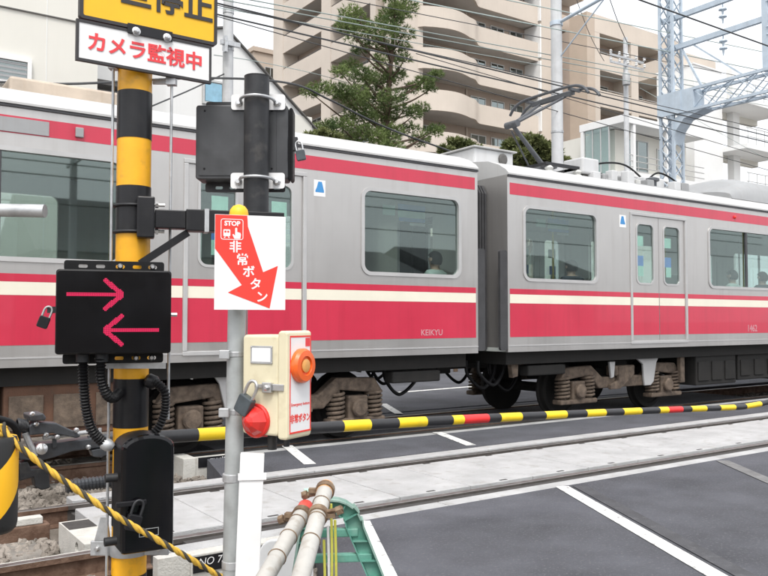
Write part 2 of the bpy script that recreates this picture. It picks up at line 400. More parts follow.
RAIL = [(-.062,-.17),(.062,-.17),(.062,-.16),(.012,-.145),(.008,-.05),(.034,-.038),(.034,-.003),(.03,0),(-.03,0),(-.034,-.003),(-.034,-.038),(-.008,-.05),(-.012,-.145),(-.062,-.16)]
def rail(parent, y, x0, x1, mat='rail_rust'):
    mb = MB(); n = len(RAIL)
    mb.prism([(y + p[0], p[1]) for p in RAIL], x0, x1, 'x')
    mb.m = [1] * len(mb.f)
    for i, f in enumerate(mb.f):
        zs = [mb.v[k][2] for k in f]
        if min(zs) > -.004: mb.m[i] = 0
    return obj('rail', mb, ['rail_top', mat], parent)
NT = thing('railway_track', 'near railway track with white concrete crossing panels and rusty rails', 'railway track', (0,6.33,0), kind='structure')
FT = thing('railway_track', 'far railway track under the red and silver train', 'railway track', (0,9.78,0), kind='structure')
rail(NT, 5.58, -60, 1.899); rail(NT, 7.08, -60, 1.699); rail(NT, 5.58, 1.9, 150, 'rail_dark'); rail(NT, 7.08, 1.7, 150, 'rail_dark'); rail(FT, 9.03, -60, 150); rail(FT, 10.53, -60, 150)
smesh = None
def sleepers(parent, yc, x0, x1):
    global smesh
    x = x0
    while x < x1:
        if smesh is None:
            o = obj('sleeper', MB().box(-.12,.12,-1.15,1.15,-.30,-.172), 'sleeper_grey', None, bevel=.012); smesh = o
        else:
            o = smesh.copy(); C.objects.link(o)
        o.parent = parent; o.location = (x, 0, 0); ORG[o] = ORG[parent]
        for s in (-.75, .75):
            for e in (-.1, .1):
                if x > -4: obj('rail_clip', MB(Matrix.Translation((x, yc, 0))).box(-.05,.05,s+e-.035,s+e+.035,-.172,-.135), 'rail_rust', o)
        x += .62
sleepers(NT, 6.33, -9.9, 1.4); sleepers(FT, 9.78, -9.7, 3.2); sleepers(FT, 9.78, 15.5, 24)
# crossing panels on the near track
PX0 = 1.72
def panel_run(parent, y0, y1, x0, x1, w, zt, name, holes=False):
    x = x0; i = 0
    while x < x1 - .01:
        xe = min(x + w, x1); dz = random.uniform(-.002, .002)
        o = obj(name, MB().box(x + .004, xe - .004, y0, y1, -.28, zt + dz), 'panel_white', parent, bevel=.006)
        if holes:
            for yy in (y0 + .03, y1 - .03):
                hx = (x + xe) / 2 + random.uniform(-.05, .05)
                obj('lifting_slot', MB().box(hx - .045, hx + .045, yy - .014, yy + .014, zt - .01, zt + dz + .003), 'rubber_dark', o)
        x = xe; i += 1
panel_run(NT, 5.745, 6.925, PX0, 16.3, .82, -.004, 'crossing_panel', True)
panel_run(NT, 5.235, 5.405, 1.93, 16.3, 2.4, -.003, 'edge_strip')
panel_run(NT, 7.225, 7.435, PX0 + .05, 16.3, 2.4, -.003, 'edge_strip')
panel_run(FT, 8.555, 8.735, 3.4, 16.0, 2.4, -.003, 'edge_strip')
for y0, y1 in ((5.408, 5.543), (7.117, 7.222)):
    obj('rubber_fill', MB().box(PX0 + .4, 16.3, y0, y1, -.28, -.022), 'rubber_dark', NT)
for y0, y1 in ((5.62, 5.742), (6.928, 7.04)):
    obj('flangeway', MB().box(PX0, 16.3, y0, y1, -.28, -.06), 'rubber_dark', NT)
obj('rubber_fill', MB().box(3.5, 16, 8.74, 8.99, -.28, -.015), 'rubber_dark', FT)
obj('asphalt_fill', MB().box(3.9, 15.4, 9.14, 10.42, -.28, -.01), 'asphalt', FT)
obj('rubber_fill', MB().box(4.2, 15.4, 10.57, 10.98, -.28, -.012), 'asphalt', FT)
# pierced white end blocks
def end_block(parent, x0, x1, y0, y1, z0, z1, hy, hz, hr, mat='concrete_white'):
    hole = [(hy + hr * cos(t * pi / 8), hz + hr * sin(t * pi / 8)) for t in range(16)]
    o = obj('end_block', MB().holed([(y0,z0),(y1,z0),(y1,z1),(y0,z1)], [hole], x0, x1, 'x'), mat, parent)
    obj('hole', MB().cyl((x1 - .02, hy, hz), (x1 - .01, hy, hz), hr, n=16), 'trim_dark', o)
    return o
eb = end_block(NT, 1.50, 1.716, 5.76, 6.50, -.24, .002, 5.96, -.07, .045)
obj('black_patch', MB().box(1.51, 1.71, 6.22, 6.46, .0025, .006), 'rubber_dark', eb)
# end block near the road, with its black number plate on the face toward the viewer
en = obj('end_block', MB().holed([(1.80,-.33),(2.02,-.33),(2.02,0),(1.80,0)], [[(1.92 + .04*cos(t*pi/8), -.27 + .05*sin(t*pi/8)) for t in range(16)]], 5.14, 5.232, 'y'), 'concrete_white', NT)
obj('hole', MB().cyl((1.92, 5.225, -.27), (1.92, 5.23, -.27), .045, n=16), 'trim_dark', en)
wl = obj('retaining_kerb', MB().box(2.021, 3.05, 5.12, 5.232, -.33, -.005), 'concrete_white', NT, bevel=.006)
pl = obj('number_plate', MB().box(2.03, 2.62, 5.112, 5.119, -.125, -.02), 'black_paint', wl)
text('lettering', 'NO 7', frame3((2.15, 5.110, -.06), Vector((1,0,0)), Vector((.18,0,1)), Vector((0,-1,0))), .070, 'letter_white', wl, bold=-.0006)
# white block with black plate beside the far track
fbk = obj('end_block', MB().box(3.25, 3.398, 8.50, 8.86, -.26, .03), 'concrete_white', FT, bevel=.008)
fb2 = obj('retaining_kerb', MB().box(3.399, 3.95, 8.50, 8.552, -.26, .03), 'concrete_white', FT, bevel=.004)
obj('number_plate', MB().prism([(3.42,.025),(3.94,.025),(3.94,-.2),(3.66,-.2),(3.9,-.085),(3.42,-.085)], 8.492, 8.498, 'y'), 'black_paint', fb2)
text('lettering', 'FLV板', frame3((3.66, 8.488, -.03), Vector((1,0,0)), Vector((0,0,1)), Vector((0,-1,0))), .085, 'letter_white', fb2, bold=.0005)
# white painted guard planks beside the rails
obj('guard_plank', MB().box(.3, 1.45, 6.80, 6.90, -.06, -.006), 'concrete_white', NT, bevel=.006)
obj('guard_plank', MB().box(.75, 1.95, 5.63, 5.675, -.07, -.012), 'concrete_white', NT, bevel=.006)
obj('guard_beam', MB().box(-.6, 1.5, 6.78, 6.92, -.22, -.062), 'rail_rust', NT, bevel=.01)
# ballast
def stones(name, regions, label):
    vs = []; fs = []
    ph = (1 + sqrt(5)) / 2
    ico = [Vector(p).normalized() for p in [(-1,ph,0),(1,ph,0),(-1,-ph,0),(1,-ph,0),(0,-1,ph),(0,1,ph),(0,-1,-ph),(0,1,-ph),(ph,0,-1),(ph,0,1),(-ph,0,-1),(-ph,0,1)]]
    icf = [(0,11,5),(0,5,1),(0,1,7),(0,7,10),(0,10,11),(1,5,9),(5,11,4),(11,10,2),(10,7,6),(7,1,8),(3,9,4),(3,4,2),(3,2,6),(3,6,8),(3,8,9),(4,9,5),(2,4,11),(6,2,10),(8,6,7),(9,8,1)]
    for x0, x1, y0, y1, z, n, test in regions:
        for _ in range(n):
            x = random.uniform(x0, x1); y = random.uniform(y0, y1)
            if test and not test(x, y): continue
            s = random.uniform(.02, .045); b = len(vs)
            rot = Matrix.Rotation(random.uniform(0, 6.28), 3, Vector((random.uniform(-1,1), random.uniform(-1,1), random.uniform(-1,1))).normalized())
            sx, sy, sz = random.uniform(.8,1.5), random.uniform(.7,1.2), random.uniform(.6,1)
            zz = z + random.uniform(-.02, .03) + .025 * noise.noise(Vector((x*1.5, y*1.5, 0)))
            for p in ico:
                q = p * (s * random.uniform(.75, 1.2)); q = rot @ Vector((q.x*sx, q.y*sy, q.z*sz)); vs.append((x+q.x, y+q.y, zz+q.z))
            fs += [(b+i, b+j, b+k) for i, j, k in icf]
    me = bpy.data.meshes.new(name); me.from_pydata(vs, [], fs); me.materials.append(M['stone'])
    o = bpy.data.objects.new(name, me); C.objects.link(o); return tag(o, label, 'ballast', kind='stuff')
bed = MB()
nx, ny = 90, 70; gx = [-12 + 15.5 * i / nx for i in range(nx + 1)]; gy = [3.6 + 10.4 * j / ny for j in range(ny + 1)]
def left_ok(x, y):
    if 5.23 < y < 7.45: return x < 1.5
    return x < redge(y) - .02
vs_ = [(x, y, -.235 + .03 * noise.noise(Vector((x*1.4, y*1.4, 3))) if left_ok(x + .25, y) else -.335) for y in gy for x in gx]
bed.add(vs_, [(j*(nx+1)+i, j*(nx+1)+i+1, (j+1)*(nx+1)+i+1, (j+1)*(nx+1)+i) for j in range(ny) for i in range(nx)])
tag(obj('ballast_bed', bed, 'stone', smooth=60), 'ballast bed left of the crossing', 'ballast', kind='structure')
stones('ballast', [(-3, 3.6, 3.9, 5.5, -.25, 2800, left_ok), (-3, 3.6, 5.5, 9.2, -.21, 15000, left_ok), (-3, 3.8, 9.2, 12, -.225, 2600, left_ok), (1.0, 1.6, 5.65, 7.05, -.22, 500, lambda x, y: x < 1.33),
    (15.8, 22, 8.8, 12, -.2, 1600, None)], 'loose brown and grey track ballast left of the crossing')

# ------------------------------------------------------------------ the train
W2 = 1.40
Z_B, Z_G = 1.09, 3.645
def winspan():  # (e0, e1, divider?)
    return [(.34,1.91,False),(4.93,7.30,True),(10.20,12.57,True),(15.59,17.16,False)]
DOORS = [(2.76,4.23),(8.01,9.49),(13.27,14.74)]
LEN = 17.5
def build_car():
    root = thing('train_car', 'x', 'train car', (0,0,0))
    def side(s):
        y0, y1 = (-W2, -W2 + .05) if s < 0 else (W2 - .05, W2)
        yo = -W2 if s < 0 else W2
        holes = [rr(a, b, 2.15, 3.20, .11) for a, b, d in winspan()] + [[(a, 1.20), (b, 1.20), (b, 3.29), (a, 3.29)] for a, b in DOORS]
        wall = obj('side_wall', MB().holed([(0,Z_B),(LEN,Z_B),(LEN,Z_G),(0,Z_G)], holes, y0, y1), 'train_silver', root)
        def sh(name, x0, x1, z0, z1, mat, par, off=.003):
            return obj(name, MB().box(x0, x1, min(yo, yo + s*off), max(yo, yo + s*off), z0, z1), mat, par)
        sh('upper_red_stripe', .05, LEN-.05, 3.365, 3.535, 'train_red', wall)
        sh('gutter', 0, LEN, 3.62, 3.642, 'gutter_dark', wall, .022)
        sh('bottom_rib', 0, LEN, 1.175, 1.19, 'train_frame', wall, .006)
        xs = [.04] + [q for d in DOORS for q in (d[0]-.035, d[1]+.035)] + [LEN-.04]
        for i in range(0, len(xs), 2):
            sh('lower_red_band', xs[i], xs[i+1], 1.305, 1.79, 'train_red', wall)
            sh('cream_band', xs[i], xs[i+1], 1.792, 1.92, 'train_cream', wall, .0035)
            sh('thin_red_band', xs[i], xs[i+1], 1.922, 2.0, 'train_red', wall)
        for a, b, dv in winspan():
            w = obj('window', MB().holed(rr(a-.035, b+.035, 2.115, 3.235, .14, 7), [rr(a+.012, b-.012, 2.162, 3.188, .10, 7)], yo + s*.014, yo - s*.04), 'train_frame', root, smooth=40)
            obj('pane', MB().prism(rr(a-.0, b+.0, 2.15, 3.20, .10, 7), yo - s*.022, yo - s*.027), 'train_glass', w)
            if dv: obj('mullion', MB().box((a+b)/2-.03, (a+b)/2+.03, min(yo - s*.02, yo + s*.006), max(yo - s*.02, yo + s*.006), 2.165, 3.185), 'gutter_dark', w)
        for a, b in DOORS:
            fr = MB()
            for x0, x1, z0, z1 in ((a-.03,a+.02,1.21,3.27),(b-.02,b+.03,1.21,3.27),(a-.03,b+.03,3.271,3.32),(a-.03,b+.03,1.16,1.209)):
                fr.box(x0, x1, min(yo+s*.016, yo-s*.05), max(yo+s*.016, yo-s*.05), z0, z1)
            fo = obj('door_frame', fr, 'train_frame', root, bevel=.006)
            mid = (a + b) / 2
            for x0, x1 in ((a+.022, mid-.004), (mid+.004, b-.022)):
                yd0, yd1 = yo - s*.012, yo - s*.042
                h = rr(x0+.14, x1-.14, 2.16, 3.14, .09, 6)
                d = obj('door', MB().holed([(x0,1.21),(x1,1.21),(x1,3.27),(x0,3.27)], [h], yd0, yd1), 'train_silver', root)
                obj('door_window_frame', MB().holed(rr(x0+.115, x1-.115, 2.135, 3.165, .11, 6), [rr(x0+.145, x1-.145, 2.165, 3.135, .085, 6)], yd0 + s*.008, yd0 - s*.02), 'train_frame', d, smooth=40)
                obj('door_pane', MB().prism(h, yd0 - s*.014, yd0 - s*.019), 'train_glass', d)
                for z0, z1, mt in ((1.305,1.79,'train_red'),(1.792,1.92,'train_cream'),(1.922,2.0,'train_red')):
                    obj('door_band', MB().box(x0+.006, x1-.006, min(yd0, yd0+s*.003), max(yd0, yd0+s*.003), z0, z1), mt, d)
            if True:
                st = obj('sticker', MB().box(a-.29, a-.13, min(yo, yo+s*.004), max(yo, yo+s*.004), 3.05, 3.25), 'sign_white', root)
                obj('sticker_mark', MB().add([(a-.27,yo+s*.0055,3.10),(a-.15,yo+s*.0055,3.10),(a-.15,yo+s*.0055,3.12),(a-.17,yo+s*.0055,3.16),(a-.19,yo+s*.0055,3.23),(a-.24,yo+s*.0055,3.23),(a-.26,yo+s*.0055,3.16),(a-.27,yo+s*.0055,3.12)], [tuple(range(8))]), 'blue_print', st)
    side(-1); side(1)
    prof = [(-1.40,3.646),(-1.43,3.648),(-1.43,3.67),(-1.37,3.73),(-1.22,3.82),(-1.0,3.90),(-.6,3.955),(0,3.975)]
    prof = prof + [(-y, z) for y, z in reversed(prof[:-1])]
    mb = MB(); mb.prism(prof, .0, LEN, 'x'); obj('roof', mb, 'train_roof', root, smooth=35)
    obj('floor', MB().box(.0, LEN, -1.35, 1.35, 1.095, 1.15), 'interior', root)
    obj('ceiling', MB().box(.05, LEN-.05, -1.34, 1.34, 3.42, 3.45), 'interior', root)
    for e0, e1, s in ((0,.05,-1),(LEN-.05,LEN,1)):
        w = obj('end_wall', MB().holed([(-1.349,Z_B),(1.349,Z_B),(1.349,Z_G),(-1.349,Z_G)], [[(-.45,1.15),(.45,1.15),(.45,3.1),(-.45,3.1)]], e0+.001, e1-.001, 'x'), 'train_silver', root)
        xo = -.14 if s < 0 else LEN + .0
        for sy in (-1, 1):
            obj('fall_guard', MB().prism(rr(*( (xo, xo+.14) ), 1.12, 2.55, .03, 3), sy*1.372-.022, sy*1.372+.022), 'bellows', root)
        # folded gangway
        gb = MB()
        for k in range(5):
            xx = (-.27 + k * .054) if s < 0 else (LEN + .003 + k*.054)
            gb.holed([(-.98,1.12),(.98,1.12),(.98,3.42),(.9,3.55),(-.9,3.55),(-.98,3.42)], [[(-.5,1.2),(.5,1.2),(.5,3.1),(-.5,3.1)]], xx, xx + .034, 'x')
        gb.holed([(-.95,1.15),(.95,1.15),(.95,3.4),(.88,3.5),(-.88,3.5),(-.95,3.4)], [[(-.5,1.2),(.5,1.2),(.5,3.1),(-.5,3.1)]], (-.268 if s < 0 else LEN + .01), (-.002 if s < 0 else LEN + .25), 'x')
        obj('gangway_bellows', gb, 'bellows', root)
    # interior fittings
    sb = [(.2,2.55),(4.45,7.75),(9.75,13.0),(15.0,17.3)]
    for s in (-1, 1):
        for a, b in sb:
            p = [(s*1.32,1.30),(s*.86,1.33),(s*.84,1.56),(s*.9,1.60),(s*1.2,1.58),(s*1.28,2.05),(s*1.33,2.05)]
            obj('seat', MB().prism(p, a, b, 'x'), 'seat_red', root)
    for e in (2.62, 4.40, 7.85, 9.62, 13.1, 14.9):
        for s in (-1, 1):
            obj('grab_pole', MB().cyl((e, s*.86, 1.15), (e, s*.86, 3.42), .018, n=8), 'ad_yellow' if s < 0 else 'steel_bright', root)
            obj('seat_partition', MB().box(e-.015, e+.015, s*1.1-.24, s*1.1+.24, 1.5, 2.35), 'interior', root)
    for a, b in DOORS:
        for y in (-1.33, 1.33):
            for k, (z, mt) in enumerate(((2.78,'ad_green'),(2.45,'ad_blue'),(2.28,'ad_green'))):
                for q in (.2, .95):
                    obj('door_notice', MB().box(a+q+.03*k, a+q+.2, y-.002, y+.002, z, z+.17), mt, root)
    # underframe and bogies
    obj('underframe', MB().box(.1, LEN-.1, -1.25, 1.25, .90, 1.088), 'train_under', root)
    def bogie(c):
        bg = obj('bogie', MB().box(c-.35, c+.35, -.8, .8, .48, .74).box(c-.2, c+.2, -1.0, 1.0, .74, .87), 'train_under', root)
        for s in (-1, 1):
            y = s * 1.03
            prof = [(-1.42,.62),(-1.30,.80),(-.75,.82),(-.50,.62),(.50,.62),(.75,.82),(1.30,.80),(1.42,.62),(1.36,.60),(.80,.66),(.58,.44),(-.58,.44),(-.80,.66),(-1.36,.60)]
            obj('side_frame', MB().prism([(c+p[0]*1.07, p[1]) for p in prof], y-.07, y+.07), 'bogie_brown', bg, bevel=.02)
            for a in (-1.12, 1.12):
                x = c + a
                ax = MB().box(x-.15, x+.15, y-.09, y+.09, .27, .58)
                ax.box(x-.42, x+.42, y-.10, y+.10, .225, .30)
                obj('axle_box', ax, 'bogie_brown', bg, bevel=.02)
                obj('axle_cap', MB().lathe((x, y + s*.09, .43), (0,s,0), [(.115,0),(.115,.05),(.095,.07),(.03,.075)], 18), 'bogie_brown', bg, smooth=30)
                for q in (-.29, .29):
                    sp = MB(); pts = [(x+q+.105*cos(t*pi/6), y+.105*sin(t*pi/6), .31+.34*t/72) for t in range(73)]
                    sp.tube(pts, .021, 6); sp.cyl((x+q,y,.30), (x+q,y,.66), .06, n=10)
                    obj('coil_spring', sp, 'bogie_brown', bg, smooth=60)
                wl = MB().lathe((x, s*.67, .43), (0,s,0), [(.05,-.06),(.30,-.05),(.42,-.06),(.455,-.055),(.455,-.03),(.425,-.01),(.42,.07),(.36,.075),(.34,.05),(.14,.03),(.12,.06),(.05,.06)], 32)
                obj('wheel', wl, 'train_under', bg, smooth=30)
            br = MB()
            br.prism([(c+.28,.90),(c+.86,.90),(c+.80,.82),(c+.72,.50),(c+.64,.44),(c+.48,.44),(c+.46,.55),(c+.44,.80)], y+s*.10-.02, y+s*.10+.02)
            obj('white_bracket', br, 'train_frame', bg, bevel=.008)
            b2 = MB().prism([(c-.42,.87),(c-.28,.87),(c-.31,.62),(c-.38,.6)], y+s*.10-.02, y+s*.10+.02)
            obj('white_bracket', b2, 'train_frame', bg, bevel=.006)
            dm = MB().prism([(c-.42,.42),(c-.18,.42),(c+.16,.62),(c+.16,.78),(c-.20,.78),(c-.22,.56),(c-.42,.50)], y+s*.11-.03, y+s*.11+.03)
            obj('brake_hanger', dm, 'bogie_brown', bg, bevel=.01)
            obj('brake_unit', MB().box(c-.28, c+.22, y+s*.02-.10, y+s*.02+.10, .63, .80), 'bogie_brown', bg, bevel=.02)
        for a in (-1.12, 1.12): obj('axle', MB().cyl((c+a,-.95,.43),(c+a,.95,.43), .08, n=12), 'train_under', bg)
    bogie(2.92); bogie(LEN - 2.92)
    # coupler and hoses at both ends
    for e, s in ((0,-1),(LEN,1)):
        obj('coupler', MB().box(min(e, e+s*.28), max(e, e+s*.28), -.12, .12, .72, .96).box(min(e-s*.9, e), max(e-s*.9, e), -.07, .07, .78, .9), 'train_under', root, bevel=.02)
        for k, (y, d, w) in enumerate(((-.75,.42,.55),(-.55,.50,.6),(-.95,.36,.5),(.6,.45,.6))):
            x0 = e - s*1.05 if k % 2 else e - s*.35
            pts = smooth_path([(x0, y, .95), (x0 + s*.05, y, .95-d*.55), (x0 + s*w*.5, y-.02, .95-d), (x0 + s*w, y, .95-d*.5), (x0 + s*w*1.05, y, .95)], 8)
            obj('hose', MB().tube(pts, .026, 8), 'black_plastic', root, smooth=60)
        obj('step', MB().prism([(e-s*.25,1.0),(e-s*.42,1.0),(e-s*.40,.72),(e-s*.30,.70)], -1.18, -1.10), 'bogie_brown', root)
        for y in (-1.15, 1.15): obj('end_box', MB().box(min(e-s*.55, e-s*1.35), max(e-s*.55, e-s*1.35), y-.1, y+.1, .72, .87), 'train_under', root, bevel=.02)
    return root
car_b = build_car()
car_a = copy_tree(car_b)
TY = 9.78
car_b.location = (8.01, TY, 0); ORG[car_b] = Vector((0,0,0))
car_a.location = (7.44, TY, 0); car_a.rotation_euler = (0,0,pi)
tag(car_b, 'red and silver train car with pantograph and number 1462, right of the gap', 'train car', 'cars of the passing train')
tag(car_a, 'red and silver train car left of the gap, behind the signal poles', 'train car', 'cars of the passing train')
def car_part(car, name, mb, mat, smooth=None, bevel=None, parent=None):
    # mb in world axes; bring it into the car's own frame
    inv = (Matrix.Translation(car.location) @ Matrix.Rotation(car.rotation_euler.z, 4, 'Z')).inverted()
    mb.v = [tuple(inv @ Vector(p)) for p in mb.v]
    o = obj(name, mb, mat, None, smooth, bevel); o.parent = parent or car; return o
BOXES = [(4.75,6.0,-1.22,-.55,.38,.92),(6.1,7.5,-1.2,-.5,.42,.92),(7.7,10.0,-1.22,-.5,.36,.92),(10.2,12.2,-1.2,-.5,.4,.92)]
for car, mb_, mc_ in ((car_a,'box_rust','bogie_brown'),(car_b,'train_under','train_under')):
    for x0,x1,y0,y1,z0,z1 in BOXES:
        for s_ in (1, -1):
            a, b = sorted((y0*s_, y1*s_))
            q = obj('underfloor_box', MB().box(x0, x1, a, b, z0, z1), mb_, None, bevel=.02); q.parent = car
            for k in range(3):
                xx = x0 + (x1-x0)*(k+.5)/3; yy = y0*s_; e_ = .02 if yy > 0 else -.02
                c_ = obj('cover', MB().box(xx-.16, xx+.16, min(yy,yy+e_), max(yy,yy+e_), z0+.08, z1-.12), mc_, None, bevel=.006); c_.parent = q
obj('step_plate', MB().box(4.33, 4.45, -1.2, -1.12, .45, .92), 'bogie_brown', None, bevel=.01).parent = car_b
YS = TY - W2
def side_text(car, name, s, x, z, size, mat, bold=.0):
    o = text(name, s, frame3((x, YS - .0048, z), Vector((1,0,0)), Vector((0,0,1)), Vector((0,-1,0))), size, mat, None, bold, .0004)
    inv = (Matrix.Translation(car.location) @ Matrix.Rotation(car.rotation_euler.z, 4, 'Z')).inverted()
    for v in o.data.vertices: v.co = inv @ v.co
    o.parent = car; return o
side_text(car_b, 'lettering', '1462', 14.27, 1.39, .17, 'letter_grey', .004)
side_text(car_a, 'lettering', 'KEIKYU', 6.62, 1.38, .11, 'letter_grey', .002)
# destination panel and stripe lamp of the left car
car_part(car_a, 'destination_panel', MB().box(1.0, 1.78, YS-.012, YS-.0035, 3.375, 3.515), 'roof_grey')
car_part(car_a, 'side_lamp', MB().box(2.03, 2.11, YS-.03, YS, 3.40, 3.50), 'roof_grey', bevel=.008)
car_part(car_b, 'side_lamp', MB().lathe((13.75, YS, 3.45), (0,-1,0), [(.03,0),(.03,.02),(.015,.035)], 12), 'sign_red', smooth=40)
def hung(car, name, x0, y0, x1, y1, mat, yy):
    a = PY(x0, y1, yy); b = PY(x1, y0, yy)
    z0 = min(a.z, b.z); z1 = max(PY(x0, y0, yy).z, b.z) if False else PY((x0+x1)/2, y0, yy).z
    car_part(car, name, MB().box(a.x, b.x, yy-.004, yy+.004, PY((x0+x1)/2, y1, yy).z, z1), mat)
for car, dx, dy in ((car_a, 0, 0), (car_b, 153.5, 14.5)):
    k = .76 if dx else 1.0
    def q(x): return 383 + dx + (x-383)*k
    def w(y): return 204 + dy + (y-204)*k
    hung(car, 'hanging_poster', q(383), w(205), q(395), w(215), 'ad_green', 9.25)
    hung(car, 'hanging_poster', q(398), w(205), q(425), w(211), 'ad_blue', 9.26)
    hung(car, 'hanging_poster', q(398), w(211.3), q(425), w(218), 'ad_green', 9.25)
    hung(car, 'hanging_poster', q(399), w(218.3), q(425), w(222), 'ad_blue', 9.26)
    hung(car, 'hanging_poster', q(410), w(223.5), q(425), w(226), 'sign_white', 9.25)
for px, car in ((553, car_b), (437, car_a), (743, car_b)):
    p = PY(px, 250, 9.3); car_part(car, 'grab_pole', MB().cyl((p.x, 9.3, 1.15), (p.x, 9.3, 3.42), .018, n=8), 'ad_yellow', smooth=40)
# roof equipment, right car
def roofbox(car, x0, x1, y0, y1, z0, z1, mat='roof_unit', name='roof_box', bevel=.03): return car_part(car, name, MB().box(x0, x1, y0, y1, z0, z1), mat, bevel=bevel)
roofbox(car_b, 8.22, 9.05, 9.32, 10.25, 3.93, 4.24)
roofbox(car_b, 8.18, 9.10, 9.28, 10.30, 4.24, 4.265, 'train_roof', 'roof_box_lid', .008)
car_part(car_b, 'roof_vent', MB().lathe((8.8, 9.31, 4.11), (0,-1,0), [(.09,0),(.09,.02),(.06,.03)], 14), 'trim_dark')
roofbox(car_b, 10.62, 11.05, 9.25, 9.7, 4.08, 4.36); roofbox(car_b, 10.68, 11.0, 9.3, 9.65, 3.93, 4.08, 'trim_dark')
roofbox(car_b, 11.1, 12.2, 9.2, 9.75, 3.9, 4.12, 'roof_grey'); roofbox(car_b, 12.3, 12.9, 9.25, 9.7, 3.9, 4.2, 'roof_unit')
roofbox(car_b, 11.3, 13.2, 9.85, 10.4, 3.9, 4.25, 'roof_grey'); roofbox(car_b, 13.0, 13.4, 9.2, 9.6, 3.9, 4.08, 'roof_grey')
ac = [(8.75,3.90)] + [(9.78 + 1.02*cos(t), 3.98 + .5*sin(t)**.8) for t in [pi - pi*k/12 for k in range(13)]] + [(10.81,3.90)]
xs = [(14.3,.35),(14.7,.8),(15.2,1),(18.3,1),(18.8,.8),(19.2,.35)]
mb = MB(); n = len(ac)
vv = [(x, p[0], 3.9 + (p[1]-3.9)*s) for x, s in xs for p in ac]
mb.add(vv, [(i*n+k, i*n+(k+1)%n, (i+1)*n+(k+1)%n, (i+1)*n+k) for i in range(len(xs)-1) for k in range(n)] + [tuple(range(n)), tuple(range((len(xs)-1)*n, len(xs)*n))])
car_part(car_b, 'air_conditioner', mb, 'roof_grey', smooth=40)
for x, y in ((9.9,9.35),(9.9,10.2),(10.6,9.35),(10.6,10.2),(11.6,9.4),(12.6,9.45),(12.75,9.55)):
    car_part(car_b, 'roof_insulator', MB().lathe((x,y,3.9), (0,0,1), [(.05,0),(.09,.05),(.05,.08),(.09,.13),(.05,.16),(.08,.2),(.04,.24)], 12), 'insulator', smooth=40)
for pts in ([(10.6,9.35,4.14),(11.2,9.3,4.32),(11.9,9.35,4.36),(12.6,9.45,4.14)], [(12.6,9.45,4.14),(12.9,9.4,4.34),(13.3,9.3,4.2),(13.6,9.3,3.95)], [(10.6,10.2,4.14),(11.4,10.1,4.34),(12.5,10.0,4.3)]):
    car_part(car_b, 'roof_cable', MB().tube(smooth_path(pts, 8), .018, 8), 'black_plastic', smooth=60)
random.seed(21)
for k in range(9):
    x = 10.95 + k*.29 + random.uniform(-.06,.06); y = random.uniform(9.05, 9.35); h = random.uniform(.10,.26); w = random.uniform(.06,.13)
    roofbox(car_b, x-w, x+w, y-.08, y+.08, 3.86, 3.92+h, random.choice(['roof_grey','roof_unit','roof_unit','insulator']), 'roof_fitting', .015)
car_part(car_b, 'roof_pipe', MB().cyl((10.9,9.0,3.95),(13.7,9.0,3.95),.022,n=8), 'roof_grey', smooth=40)
car_part(car_b, 'roof_vent', MB().lathe((12.45,9.2,3.95),(0,0,1),[(.08,0),(.08,.14),(.13,.16),(.13,.20),(.05,.23)],14), 'pantograph_grey', smooth=40)
# single-arm pantograph
pg = car_part(car_b, 'pantograph', MB().bar((9.8,9.35,4.17),(10.7,9.35,4.17),.06,.05).bar((9.8,10.2,4.17),(10.7,10.2,4.17),.06,.05).bar((9.85,9.35,4.17),(9.85,10.2,4.17),.06,.05).bar((10.65,9.35,4.17),(10.65,10.2,4.17),.06,.05), 'dark_metal')
def pgp(name, mb, mat='pantograph_grey'): car_part(car_b, name, mb, mat, smooth=40, parent=pg)
K = (9.47, TY, 4.86)
pgp('lower_arm', MB().cyl((10.25,TY,4.2), K, .045, .035, n=10).cyl((10.0,TY+.12,4.2), (9.55,TY+.1,4.78), .015, n=8).cyl((10.25,TY-.25,4.2),(10.25,TY+.25,4.2),.05,n=10))
pgp('upper_arm', MB().cyl((9.42,TY,4.83), (10.45,TY-.28,5.42), .03, .022, n=8).cyl((9.42,TY,4.83), (10.45,TY+.28,5.42), .03, .022, n=8).cyl((9.47,TY-.14,4.86),(9.47,TY+.14,4.86),.06,n=10).cyl((10.45,TY-.3,5.42),(10.45,TY+.3,5.42),.02,n=8))
for x in (10.32, 10.60):
    pts = [(x,TY-.93,5.33),(x,TY-.80,5.46),(x,TY-.55,5.53),(x,TY,5.54),(x,TY+.55,5.53),(x,TY+.80,5.46),(x,TY+.93,5.33)]
    pgp('collector_strip', MB().tube(smooth_path(pts,6), .026, 8))
pgp('collector_frame', MB().bar((10.32,TY-.5,5.5),(10.60,TY-.5,5.5),.04,.05).bar((10.32,TY+.5,5.5),(10.60,TY+.5,5.5),.04,.05).bar((10.45,TY-.5,5.45),(10.45,TY+.5,5.45),.05,.06))
# left car roof walkway line and rusty vents (soft brown shapes above the left window)
for x0, x1, mt in ((-1.2,1.45,'roof_grey'),(1.55,2.75,'house_tan')):
    roofbox(car_a, x0, x1, 9.2, 10.4, 3.9, 4.16, mt)

